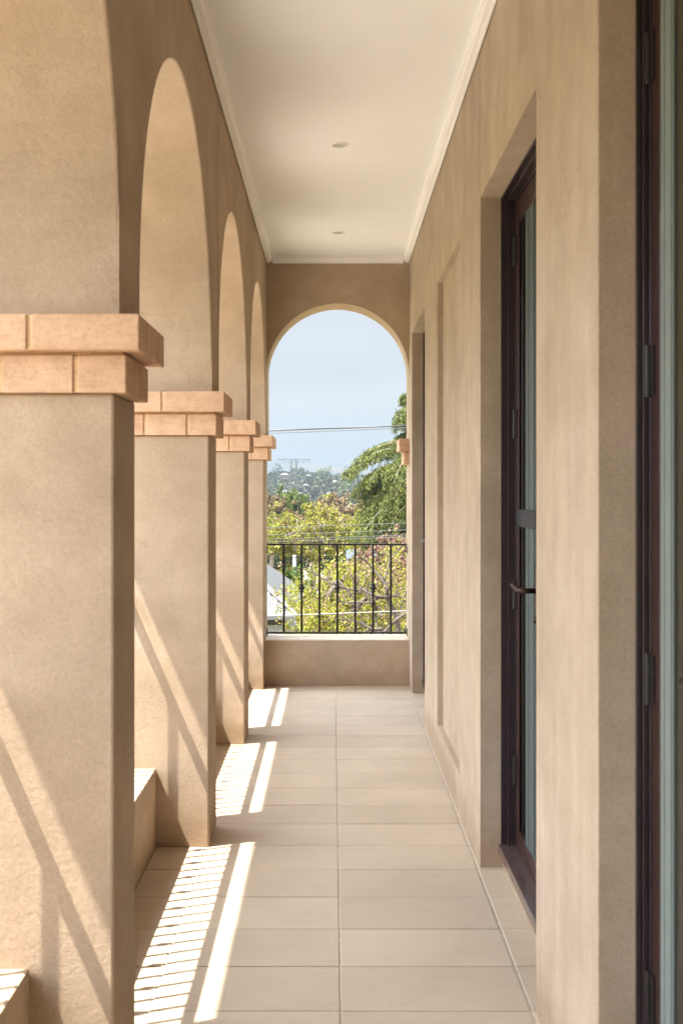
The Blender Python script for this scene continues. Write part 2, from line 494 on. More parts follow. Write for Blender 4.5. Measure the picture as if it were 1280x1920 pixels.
o = arcade_wall().build('arcade_wall', M['plaster'], weld=True, smooth=False, bevel=0.007)
tag(o, 'sand rendered arcade wall with a row of round arches on the left', 'wall')
# fine vertical movement joint in the arcade wall
# ---- pillars
def brick_ring(m, x0, x1, y0, y1, z0, z1, blen, off, gap=0.010):
    """bricks round a rectangle, mortar core a little behind"""
    d = 0.10
    m.box(x0 + 0.007, x1 - 0.007, y0 + 0.005, y1 - 0.005, z0 + 0.001, z1 - 0.001, 1)
    def cuts(a, b, off):
        c = [a]; p = a + off
        if off > 0.03: c.append(p)
        while p + blen < b - 0.04:
            p += blen; c.append(p)
        c.append(b); return c
    # measured from the inner (+x) corner
    cx = [x1 - (v - 0) for v in [0]] ; cs = [0.0]; p = off
    while p < (x1 - x0) - 0.03: cs.append(p); p += blen
    cs.append(x1 - x0)
    for yy0, yy1 in ((y0, y0 + d), (y1 - d, y1)):
        for a, b in zip(cs[:-1], cs[1:]):
            m.box(x1 - b + (gap / 2 if b < x1 - x0 else 0), x1 - a - (gap / 2 if a > 0 else 0), yy0, yy1, z0, z1, 0)
    ya, yb = y0 + d + gap, y1 - d - gap
    if yb - ya > 0.02:
        n_ = max(1, round((yb - ya) / 0.11)) if off < 0.15 else max(1, round((yb - ya) / 0.23))
        w = (yb - ya + gap) / n_
        for xx0, xx1 in ((x0, x0 + d), (x1 - d, x1)):
            for q in range(n_):
                m.box(xx0, xx1, ya + q * w, ya + (q + 1) * w - gap, z0, z1, 0)

order = ['nearest, filling the left edge of the view', 'second', 'third', 'farthest']
plabels = {
    2: 'broad rendered arcade pillar nearest the camera, cut off by the left edge, with a salmon brick capital',
    3: 'second rendered arcade pillar, its lower shaft crossed by long diagonal railing shadows',
    4: 'third rendered arcade pillar, slim in view between the second pillar and the corner pillar',
    5: 'corner pillar at the far end of the arcade beside the iron railing',
    1: 'rendered arcade pillar just beside the camera, outside the left edge',
    0: 'rendered arcade pillar behind the camera'}
for i, (y0, y1) in enumerate(PIL):
    if i == 0: continue
    root = empty('arcade_pillar', ((XL + XO) / 2, (y0 + y1) / 2, 0), plabels[i], 'pillar', 'pillars of the arcade')
    sh = MB().box(XO, XS, y0, y1, -0.004, CAP0)
    sh.build('shaft', M['plaster'], root, bevel=0.007)
    up = MB(); p = 0.052
    brick_ring(up, XO - p, XL + p, y0 - p, y1 + p, 1.681, CAP1, 0.240, 0.236)
    up.build('upper_brick_course', [M['brick'], M['mortar']], root, bevel=0.003)
    lo = MB(); p = 0.018
    brick_ring(lo, XO - p, XL + p, y0 - p, y1 + p, CAP0, 1.674, 0.165, 0.110)
    lo.build('lower_brick_course', [M['brick'], M['mortar']], root, bevel=0.003)
    mt = MB().box(XO - 0.010, XL + 0.010, y0 - 0.010, y1 + 0.010, 1.6742, 1.6808)
    mt.build('mortar_bed', M['mortar'], root)

# ---- parapets between the pillars and the iron railings on them
plab = {1: 'low rendered parapet at the bottom left corner in front of the nearest pillar',
        2: 'low rendered parapet between the nearest and the second pillar, striped by railing shadows',
        3: 'low rendered parapet between the second and the third pillar',
        4: 'low rendered parapet between the third pillar and the corner pillar',
        0: 'low rendered parapet behind the camera'}
XRAIL = -0.806
def make_railing(x0, y0, x1, y1, zb, n, knots, first, pitch_, bw=0.0115, railw=0.034):
    """railing from (x0,y0) to (x1,y1): rails, square bars, knuckles"""
    L = math.hypot(x1 - x0, y1 - y0); ux, uy = (x1 - x0) / L, (y1 - y0) / L
    root = empty('iron_railing', ((x0 + x1) / 2, (y0 + y1) / 2, zb))
    def bar(m, s0, s1, w, z0, z1):
        if abs(ux) > abs(uy): m.box(x0 + s0, x0 + s1, y0 - w / 2, y0 + w / 2, z0, z1)
        else: m.box(x0 - w / 2, x0 + w / 2, y0 + s0, y0 + s1, z0, z1)
    m = MB(); bar(m, 0.004, L - 0.004, railw, 0.982, 0.994); m.build('top_rail', M['iron'], root, bevel=0.0015)
    m = MB(); bar(m, 0.004, L - 0.004, railw * 0.75, 0.344, 0.356); m.build('bottom_rail', M['iron'], root, bevel=0.0015)
    for s0, s1 in ((0.0005, 0.006), (L - 0.006, L - 0.0005)):
        for z in (0.965, 0.372):
            m = MB(); bar(m, s0, s1, 0.034, z - 0.042, z + 0.010); m.build('fixing_plate', M['iron'], root, bevel=0.001)
    bm_ = MB().box(-bw / 2, bw / 2, -bw / 2, bw / 2, 0.357, 0.981)
    src = None; ksrc = None
    k_ = MB().lathe((0, 0, 0.672), [(0.006, -0.032), (0.0135, -0.030), (0.0135, -0.022), (0.009, -0.017), (0.012, -0.012), (0.0185, -0.004), (0.0185, 0.004), (0.012, 0.012), (0.009, 0.017), (0.0135, 0.022), (0.0135, 0.030), (0.006, 0.032)], 12)
    s = first; q = 0
    bars_ = []
    while s < L - 0.03 and q < n:
        bx, by = x0 + ux * s, y0 + uy * s
        if src is None:
            o = bm_.build('baluster', M['iron']); src = o
        else:
            o = src.copy(); C.objects.link(o)
        o.parent = root; o.matrix_parent_inverse = Matrix.Identity(4)
        o.location = (bx - root.location.x, by - root.location.y, -root.location.z)
        if q % 2 == 1:
            if ksrc is None:
                kk = k_.build('knuckle', M['iron'], smooth=True); ksrc = kk
            else:
                kk = ksrc.copy(); C.objects.link(kk)
            kk.parent = o; kk.matrix_parent_inverse = Matrix.Identity(4); kk.location = (0, 0, 0)
            kk.scale = (0.78, 0.78, 1) if pitch_ < 0.1 else (1.25, 1.25, 1.0)
        s += pitch_; q += 1
    return root
for i in range(5):
    a, b = PIL[i][1], PIL[i + 1][0]
    pr = MB().box(XO, -0.661 if i == 1 else XPAR, a + 0.0005, b - 0.0005, -0.004, 0.336 if i == 1 else H_PAR)
    o = pr.build('parapet', M['plaster'], bevel=0.006); tag(o, plab[i], 'parapet', 'low parapets of the arcade')
    if i == 0: continue
    first = (b - a - 0.074) % 0.0775
    if first < 0.02: first += 0.0775
    r = make_railing(XRAIL, a, XRAIL, b, 0, 60, True, first, 0.0775)
    tag(r, ['', 'black iron railing in the archway nearest the camera', 'black iron railing in the arch between the nearest and second pillars',
            'black iron railing in the arch between the second and third pillars', 'black iron railing in the arch next to the corner pillar'][i], 'railing', 'iron railings in the arches')

# ---- end wall with its arch
def end_wall():
    m = MB(); xc = 0.035; r = 0.5022; zs = 2.697 - r; top = 3.174
    N = 56
    def col(xa, za, xb, zb):
        m.add([(xa, YE0, za), (xb, YE0, zb), (xb, YE0, top), (xa, YE0, top)], [(0, 1, 2, 3)])
        m.add([(xa, YE1, za), (xb, YE1, zb), (xb, YE1, top), (xa, YE1, top)], [(3, 2, 1, 0)])
        m.add([(xa, YE0, za), (xa, YE1, za), (xb, YE1, zb), (xb, YE0, zb)], [(0, 1, 2, 3)])
        m.add([(xa, YE0, top), (xb, YE0, top), (xb, YE1, top), (xa, YE1, top)], [(0, 1, 2, 3)])
    for k in range(N):
        t0 = math.pi - math.pi * k / N; t1 = math.pi - math.pi * (k + 1) / N
        col(xc + r * math.cos(t0), zs + r * math.sin(t0), xc + r * math.cos(t1), zs + r * math.sin(t1))
    # closing ends and the block over the corner pillar
    m2 = MB(); m2.box(XO, XL - 0.0002, YE0 + 0.002, YE1, CAP1, top)
    m.add(m2.v, m2.f)
    return m
o = end_wall().build('end_wall', M['plaster_end'], weld=True); tag(o, 'brown rendered end wall pierced by a wide round arch open to the view', 'wall')
o = MB().box(XS + 0.0006, XR - 0.001, YE0, YE1 - 0.03, -0.004, 0.316).build('end_parapet', M['plaster'], bevel=0.003)
tag(o, 'low rendered parapet closing the far end of the corridor below the railing', 'parapet')
cp = MB().box(XS + 0.0006, XR - 0.001, YE0 - 0.002, YE1 + 0.004, 0.3162, 0.326).build('coping', M['copings'], o, bevel=0.002)
r = make_railing(XS, 8.44, XR, 8.44, 0, 7, True, 0.1245, 0.1288, 0.0150, 0.034)
tag(r, 'black wrought iron railing with seven bars and three knuckles across the end arch', 'railing')

o = MB().box(XL + 0.001, XR - 0.001, -0.75, -0.62, -0.004, 3.0).build('added_rear_wall', M['plaster']); tag(o, 'unseen rendered wall added behind the camera to dim the corridor', 'wall')  # added out of view to cut the light on the upper pillars
for nm, par, bx_ in (('arcade', 'arcade_wall', (XL - 0.002, XL + 0.0006, 4.728, 4.7305, CAP1 + 0.01, 3.0)), ('house', 'house_wall', (XR - 0.0006, XR + 0.002, 4.2735, 4.2762, 2.46, 3.0))):
    JOINTS.append((par, bx_))
# right-hand pilaster of the end arch with its own brick capital
root = empty('wall_capital', (XR, 8.36, 1.6), 'small salmon brick capital on the right jamb of the end arch', 'capital')
m = MB()
for a, b in ((8.180, 8.290), (8.300, 8.410), (8.420, 8.56)): m.box(XR - 0.070, XR + 0.03, a, b, 1.655, 1.742, 0)
m.box(XR - 0.064, XR + 0.02, 8.186, 8.55, 1.657, 1.740, 1)
m.build('upper_brick_course', [M['brick'], M['mortar']], root, bevel=0.003)
m = MB()
for a, b in ((8.205, 8.36), (8.37, 8.54)): m.box(XR - 0.036, XR + 0.03, a, b, 1.566, 1.648, 0)
m.box(XR - 0.030, XR + 0.02, 8.211, 8.535, 1.568, 1.654, 1)
m.build('lower_brick_course', [M['brick'], M['mortar']], root, bevel=0.003)

# ---- house wall with three doorways and a blind niche
DOORS = [(1.20, 2.373), (3.092, 4.270), (6.83, 7.94)]
HEAD = 2.452
NI = (4.955, 6.02, 0.165, 2.452)
XD = 0.614           # face of the door frames
XB = 0.80
def solid(x, y, z):
    for a, b in DOORS:
        if a < y < b and z < HEAD: return False
    if NI[0] < y < NI[1] and NI[2] < z < NI[3] and x < XR + 0.032: return False
    return True
ys = sorted([-2.2, 8.525] + [v for d in DOORS for v in d] + [NI[0], NI[1]])
o = cells([XR, XR + 0.032, XB], sorted(set(ys)), [-0.004, NI[2], HEAD, 3.174], solid).build('house_wall', M['plaster_wall'], bevel=0.0035)
tag(o, 'tall sand rendered house wall on the right with deep door recesses and a blind niche', 'wall')

for par, bx_ in JOINTS:
    MB().box(*bx_).build('movement_joint', M['bronze_dark'], bpy.data.objects[par])
# ---- glazed doors
def make_door(y0, y1, hinge_far, name_label, handle_y=None, midrail=True, deep=0.0, stile=0.070, bead_off=0.0, bead_w=0.08, split=None):
    root = empty('glazed_door', (XD, (y0 + y1) / 2, 0), name_label, 'door', 'dark timber glazed doors in the house wall')
    sh = 0.087
    m = MB()
    # frame: stepped jambs and head
    for (xa, xb, w) in ((XD, XD + 0.012 + deep * 0.4, 0.009), (XD + 0.012 + deep * 0.4, XD + 0.024 + deep, 0.015), (XD + 0.024 + deep, XD + 0.13, 0.021)):
        m.box(xa, xb, y1 - w, y1 - 0.001, sh, HEAD - 0.001)
        m.box(xa, xb, y0 + 0.001, y0 + w, sh, HEAD - 0.001)
        m.box(xa, xb, y0 + w, y1 - w, HEAD - w, HEAD - 0.001)
    m.build('door_frame', M['joinery'], root, bevel=0.002)
    m = MB().box(XD - 0.010, XD + 0.14, y0 + 0.001, y1 - 0.001, sh - 0.034, sh - 0.0005); m.build('sill', M['sill'], root, bevel=0.004)
    m = MB().box(XD + 0.008, XD + 0.10, y0 + 0.001, y1 - 0.001, -0.003, sh - 0.0345); m.build('threshold', M['plaster_wall'], root)
    # leaf
    xa = XD + 0.027 + deep; xb = xa + 0.040
    a, b = y0 + 0.023, y1 - 0.023
    z0, z1 = sh + 0.004, HEAD - 0.024
    st = stile
    leaf = MB()
    mid = split or (a + b) / 2
    for (p, q) in ((a, mid - 0.002), (mid + 0.002, b)):
        leaf.box(xa, xb, p, p + st, z0, z1); leaf.box(xa, xb, q - st, q, z0, z1)
        leaf.box(xa + 0.001, xb - 0.001, p + st, q - st, z0, z0 + 0.06)
        leaf.box(xa + 0.001, xb - 0.001, p + st, q - st, z1 - 0.085, z1)
        # glazing moulding
        leaf.box(xa + 0.002, xa + 0.008, p + st, p + st + 0.008, z0 + 0.06, z1 - 0.085)
        leaf.box(xa + 0.002, xa + 0.008, q - st - 0.008, q - st, z0 + 0.06, z1 - 0.085)
    lf = leaf.build('door_leaf', M['joinery_red'], root, bevel=0.003)
    for (p, q) in ((a, mid), (mid, b)):
        if midrail: MB().box(xa - 0.004, xa + 0.007, p + st, q - st, 1.250, 1.312).build('mid_rail', M['mid_rail'], lf, bevel=0.002)
        MB().box(xa + 0.009, xa + 0.013, p + st, q - st, z0 + 0.06, z1 - 0.085).build('glass_pane', M['glass'], lf)
        bd = MB()
        qs = q - st - bead_off; bw_ = bead_w
        bd.box(xa + 0.001, xa + 0.0088, qs - bw_ * 0.35, qs, z0 + 0.06, z1 - 0.085)
        bd.box(xa + 0.0025, xa + 0.0088, qs - bw_ * 0.9, qs - bw_ * 0.35, z0 + 0.06, z1 - 0.085)
        bd.box(xa + 0.005, xa + 0.0088, qs - bw_, qs - bw_ * 0.9, z0 + 0.06, z1 - 0.085)
        bd.box(xa + 0.014, xa + 0.022, p + st, p + st + 0.030, z0 + 0.06, z1 - 0.085)
        bd.box(xa + 0.014, xa + 0.022, p + st + 0.030, qs - bw_, z0 + 0.06, z0 + 0.085)
        bd.box(xa + 0.014, xa + 0.022, p + st + 0.030, qs - bw_, z1 - 0.115, z1 - 0.085)
        bd.build('glazing_bead', M['bead_dark'] if deep else M['bead'], lf)
    for z in (0.36, 1.0, 1.62, 2.25):
        h = MB().tube([(xa - 0.006, b + 0.004, z - 0.052), (xa - 0.006, b + 0.004, z + 0.052)], 0.0065, 10)
        h.box(xa - 0.004, xa - 0.0005, b - 0.028, b + 0.012, z - 0.050, z + 0.050)
        h.build('hinge', M['iron'], root, smooth=False)
    hy = mid + 0.03 if handle_y is None else handle_y
    MB().box(xa - 0.003, xa - 0.0006, mid + 0.004, mid + 0.009, 1.12, z1 - 0.02).build('weather_strip', M['steel'], root)
    h = MB()
    h.box(xa - 0.007, xa - 0.0005, hy - 0.018, hy + 0.018, 0.98, 1.13)
    h.tube([(xa - 0.004, hy, 1.052), (xa - 0.045, hy, 1.052), (xa - 0.056, hy + 0.006, 1.052), (xa - 0.060, hy + 0.03, 1.054), (xa - 0.062, hy + 0.085, 1.060), (xa - 0.066, hy + 0.10, 1.064)],
           [0.009, 0.009, 0.010, 0.0095, 0.0085, 0.010], 10)
    h.build('lever_handle', M['bronze'], root, smooth=True)
    h = MB().lathe((0, 0, 0), [(0.011, 0), (0.011, 0.012), (0.007, 0.016)], 14)
    v = [(xa - q[2], hy + q[0], 0.955 + q[1]) for q in h.v]; h.v = v
    h.build('lock_cylinder', M['bronze'], root)
    return root
make_door(*DOORS[0], True, 'dark timber glazed door at the right edge of the view with four hinges', midrail=False, stile=0.062, bead_w=0.07)
make_door(*DOORS[1], True, 'dark timber glazed door with bronze lever handle in the middle recess', handle_y=3.80, deep=0.026, stile=0.03, bead_off=0.17, bead_w=0.17, split=3.80)
make_door(*DOORS[2], True, 'dark glazed door barely seen in the farthest recess beside the end arch')
# blinds behind the glass
for k, (a, b) in enumerate(DOORS):
    m = MB()
    n_ = 60
    lo = a + 0.1; hi = b - (0.40 if k == 1 else 0.16)
    for q in range(n_):
        ya = lo + (hi - lo) * q / n_; yb = lo + (hi - lo) * (q + 1) / n_
        xa_ = 0.712 + 0.010 * math.sin(q * 1.1); xb_ = 0.712 + 0.010 * math.sin((q + 1) * 1.1)
        m.add([(xa_, ya, 0.10), (xb_, yb, 0.10), (xb_, yb, 2.42), (xa_, ya, 2.42), (xa_ + .003, ya, 0.10), (xb_ + .003, yb, 0.10), (xb_ + .003, yb, 2.42), (xa_ + .003, ya, 2.42)],
              [(0, 1, 2, 3), (4, 7, 6, 5)])
    o = m.build('curtain', M['bead'] if k == 1 else M['blind'])
    tag(o, ['drawn olive curtain behind the nearest glazed door', 'pale grey green curtain behind the middle glazed door', 'drawn curtain behind the farthest glazed door'][k], 'curtain')
# room behind the doors (walls, floor and ceiling of the house body)
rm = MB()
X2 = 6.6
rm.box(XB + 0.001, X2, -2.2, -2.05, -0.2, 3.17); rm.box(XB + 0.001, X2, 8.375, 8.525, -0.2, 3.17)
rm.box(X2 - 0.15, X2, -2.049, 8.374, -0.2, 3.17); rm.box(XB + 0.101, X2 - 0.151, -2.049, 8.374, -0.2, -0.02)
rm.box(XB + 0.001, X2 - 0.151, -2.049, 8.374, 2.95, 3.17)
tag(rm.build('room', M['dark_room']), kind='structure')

# ---- downlights
for k, (yy, lab) in enumerate([(5.55, 'round recessed downlight nearer the camera in the cream ceiling'), (7.44, 'round recessed downlight nearer the end arch in the cream ceiling')]):
    root = empty('downlight', (0.034, yy, CEIL), lab, 'downlight', 'recessed downlights in the ceiling')
    m = MB(); prof_ = [(0.034, 0.0), (0.034, -0.004), (0.043, -0.0055), (0.046, -0.002), (0.046, -0.0003)]
    S_ = 32; k0 = 0
    for r_, z_ in prof_:
        for q in range(S_):
            an = 2 * math.pi * q / S_; m.v.append((0.034 + r_ * math.cos(an), yy + r_ * math.sin(an), CEIL + z_))
    for i in range(len(prof_) - 1):
        for q in range(S_):
            A_ = i * S_ + q; B_ = i * S_ + (q + 1) % S_
            m.f.append((A_, B_, B_ + S_, A_ + S_)); m.mi.append(0)
    m.build('trim_ring', M['cornice'], root, smooth=True)
    MB().lathe((0.034, yy, CEIL), [(0.0335, -0.0012), (0.0335, -0.0004)], 32).build('lamp', M['steel'], root)

# ------------------------------------------------------------------ terrain
def ground_z(x, y):
    pts = [(-400, -3.2), (8, -3.2), (13, -4.6), (20, -5.4), (35, -6.4), (60, -8.4), (110, -12), (180, -15), (330, -18), (470, -17), (560, -13.5),
           (700, -6), (850, 1.5), (980, 6.0), (1100, 3), (1500, -10), (3000, -20), (12000, -20)]
    z = np.interp(y, [p[0] for p in pts], [p[1] for p in pts])
    w = np.clip((np.asarray(y) - 450) / 400, 0, 1)
    z = z + w * (np.interp(x, [-300, -60, -20, 60, 400], [7, 3.0, 0.5, -2.0, -6]) + 1.5 * np.sin(np.asarray(x) / 37.0) + 1.0 * np.sin(np.asarray(x) / 13.0 + np.asarray(y) / 60))
    return z
gx = np.concatenate([np.linspace(-9000, -400, 12), np.linspace(-380, 380, 77), np.linspace(400, 9000, 12)])
gy = np.concatenate([np.linspace(-9000, -50, 10), np.linspace(-40, 200, 49), np.linspace(215, 1500, 87), np.linspace(1600, 9000, 20)])
m = MB()
for yy in gy:
    zz = ground_z(gx, np.full_like(gx, yy))
    m.v += [(float(a), float(yy), float(b)) for a, b in zip(gx, zz)]
W_ = len(gx)
for j in range(len(gy) - 1):
    for i in range(W_ - 1):
        a = j * W_ + i; m.f.append((a, a + 1, a + W_ + 1, a + W_)); m.mi.append(0)
def ground_mat():
    mm, n, b, o = newmat('grassy_ground')
    v = mapped(n, (1, 1, 1))
    a = noise(n, v, 0.25, 6, 0.65); d = noise(n, v, 3.0, 5, 0.6)
    c_ = ramp(n, a, [(0.35, (0.10, 0.105, 0.04)), (0.5, (0.17, 0.15, 0.075)), (0.62, (0.26, 0.22, 0.15))])
    c_ = mixc(n, 1.0, c_, ramp(n, d, [(0.3, (0.7, 0.7, 0.7)), (0.7, (1.2, 1.2, 1.2))]), 'MULTIPLY')
    n.links.new(c_, b.inputs['Base Color']); b.inputs['Roughness'].default_value = 0.95
    return mm
M['ground'] = ground_mat()
tag(m.build('ground', M['ground'], smooth=True), kind='structure')
# unseen pale slab added beside the house to bounce warm light into the arcade
m = MB().box(-9.0, -0.95, -8, 10, -3.194, -3.15)
tag(m.build('bounce_slab', simple('pale_bounce_concrete', (0.34, 0.30, 0.25), 0.9, var=0.15, vscale=3, bumpd=0.002)), kind='structure')
# base of the house below the balcony
o = MB().box(-0.90, 6.6, -2.2, 8.525, -3.6, -0.201).build('house_base', M['plaster_end']); tag(o, 'rendered lower storey of the house under the corridor', 'wall')

# far ridge
def ridge(name, dist, pts, seed, col, depth):
    m = MB(); r_ = np.random.default_rng(seed)
    xs_ = np.linspace(pts[0][0], pts[-1][0], 160)
    zs_ = np.interp(xs_, [p[0] for p in pts], [p[1] for p in pts]) + np.cumsum(r_.normal(0, 2.2, 160)) * 0.6
    for x, z in zip(xs_, zs_):
        m.v += [(x, dist - depth, -21), (x, dist - depth * 0.35, z * 0.62), (x, dist, z), (x, dist + depth, -21)]
    for i in range(159):
        for k in range(3):
            a = i * 4 + k; m.f.append((a, a + 4, a + 5, a + 1)); m.mi.append(0)
    o = m.build(name, simple(name + '_forest', col, 0.95, var=0.3, vscale=0.02), smooth=True); tag(o, kind='structure'); return o
ridge('mountains', 3600, [(-2600, 50), (-900, 70), (-330, 92), (-145, 116), (-60, 106), (40, 100), (150, 84), (500, 70), (2600, 60)], 5, (0.018, 0.026, 0.026), 1400)

# ------------------------------------------------------------------ foliage
def leafmat(name, stops, transl=0.35, rough=0.55): return island(name, stops, rough, transl)
L = {}
L['yellow'] = leafmat('yellow_green_leaf', [(0, (0.0994, 0.1207, 0.0153)), (0.35, (0.215, 0.2227, 0.0247)), (0.6, (0.2677, 0.2516, 0.0357)), (0.76, (0.1623, 0.1785, 0.0357)), (0.84, (0.2235, 0.1521, 0.0969)), (1, (0.1785, 0.1105, 0.0731))], 0.42)
L['yellow2'] = leafmat('spring_green_leaf', [(0, (0.0765, 0.0945, 0.0171)), (0.4, (0.153, 0.1656, 0.0234)), (0.7, (0.2007, 0.1908, 0.0342)), (0.85, (0.1242, 0.0918, 0.0459)), (1, (0.1044, 0.0774, 0.045))], 0.38)
L['conifer'] = leafmat('cedar_needle', [(0, (0.028, 0.0432, 0.0078)), (0.5, (0.06, 0.081, 0.0114)), (0.85, (0.113, 0.121, 0.018)), (1, (0.153, 0.1458, 0.0258))], 0.22)
L['brown'] = leafmat('olive_brown_leaf', [(0, (0.0669, 0.0464, 0.022)), (0.5, (0.126, 0.0891, 0.0445)), (1, (0.1853, 0.1353, 0.067))], 0.2)
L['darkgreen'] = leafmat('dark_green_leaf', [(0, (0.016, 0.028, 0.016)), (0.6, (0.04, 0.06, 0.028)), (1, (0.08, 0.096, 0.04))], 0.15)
L['green'] = leafmat('mid_green_leaf', [(0, (0.0225, 0.045, 0.009)), (0.5, (0.0585, 0.099, 0.0162)), (0.8, (0.117, 0.153, 0.0225)), (1, (0.171, 0.189, 0.036))], 0.3)
L['pink'] = leafmat('copper_pink_leaf', [(0, (0.0864, 0.0405, 0.0306)), (0.5, (0.1944, 0.1035, 0.0792)), (0.8, (0.2718, 0.171, 0.1305)), (1, (0.1755, 0.1854, 0.054))], 0.3)
L['far'] = leafmat('far_woodland_leaf', [(0, (0.0115, 0.0188, 0.0101)), (0.35, (0.0243, 0.033, 0.0156)), (0.6, (0.0429, 0.04, 0.0232)), (0.8, (0.0388, 0.0555, 0.0191)), (1, (0.0804, 0.0935, 0.0286))], 0.1)
M['bark_near'] = simple('grey_twig_bark', (0.075, 0.058, 0.048), 0.9, var=0.4, vscale=30, bumpd=0.004)
M['bark'] = simple('grey_brown_bark', (0.16, 0.125, 0.10), 0.9, var=0.4, vscale=14, bumpd=0.01)
M['bark_pale'] = simple('pale_bark', (0.26, 0.22, 0.18), 0.9, var=0.35, vscale=20, bumpd=0.006)

def leaves(name, pos, size, mat, parent=None, aspect=0.55, droop=0.0, r_=rng, dirs=None):
    """one quad per leaf or leaf tuft, each bent a little, scattered at pos (n,3)"""
    pos = np.asarray(pos, float); n = len(pos)
    d = r_.normal(size=(n, 3)) if dirs is None else dirs + r_.normal(scale=0.35, size=(n, 3))
    d[:, 2] -= droop
    d /= np.linalg.norm(d, axis=1)[:, None] + 1e-9
    u = np.cross(d, r_.normal(size=(n, 3))); u /= np.linalg.norm(u, axis=1)[:, None] + 1e-9
    s = (size * r_.uniform(0.6, 1.35, n))[:, None]
    a = pos - d * s * 0.5; b = pos + u * s * aspect * 0.5; c_ = pos + d * s * 0.5; e = pos - u * s * aspect * 0.5
    w = np.cross(d, u) * s * 0.14
    V = np.stack([a - w, b + w * 0.6, c_ - w, e + w * 0.6], 1).reshape(-1, 3)
    me = bpy.data.meshes.new(name)
    me.vertices.add(4 * n); me.vertices.foreach_set('co', V.ravel())
    me.loops.add(4 * n); me.loops.foreach_set('vertex_index', np.arange(4 * n, dtype=np.int32))
    me.polygons.add(n); me.polygons.foreach_set('loop_start', np.arange(0, 4 * n, 4, dtype=np.int32))
    me.polygons.foreach_set('loop_total', np.full(n, 4, dtype=np.int32))
    me.materials.append(mat); me.update(calc_edges=True); me.validate()
    o = bpy.data.objects.new(name, me); C.objects.link(o)
    if parent is not None:
        o.parent = parent; o.matrix_parent_inverse = Matrix.Translation(-parent.location)
    return o

def curve_pts(a, b, sag, n=7, wob=0.0, r_=random):
    a, b = Vector(a), Vector(b); out = []
    L_ = (b - a).length
    off = [Vector((r_.uniform(-1, 1), r_.uniform(-1, 1), r_.uniform(-1, 1))) * wob * L_ for _ in range(n)]
    for i in range(n):
        t = i / (n - 1); p = a.lerp(b, t); p.z += sag * 4 * t * (1 - t)
        if 0 < i < n - 1: p += off[i]
        out.append(p)
    return out

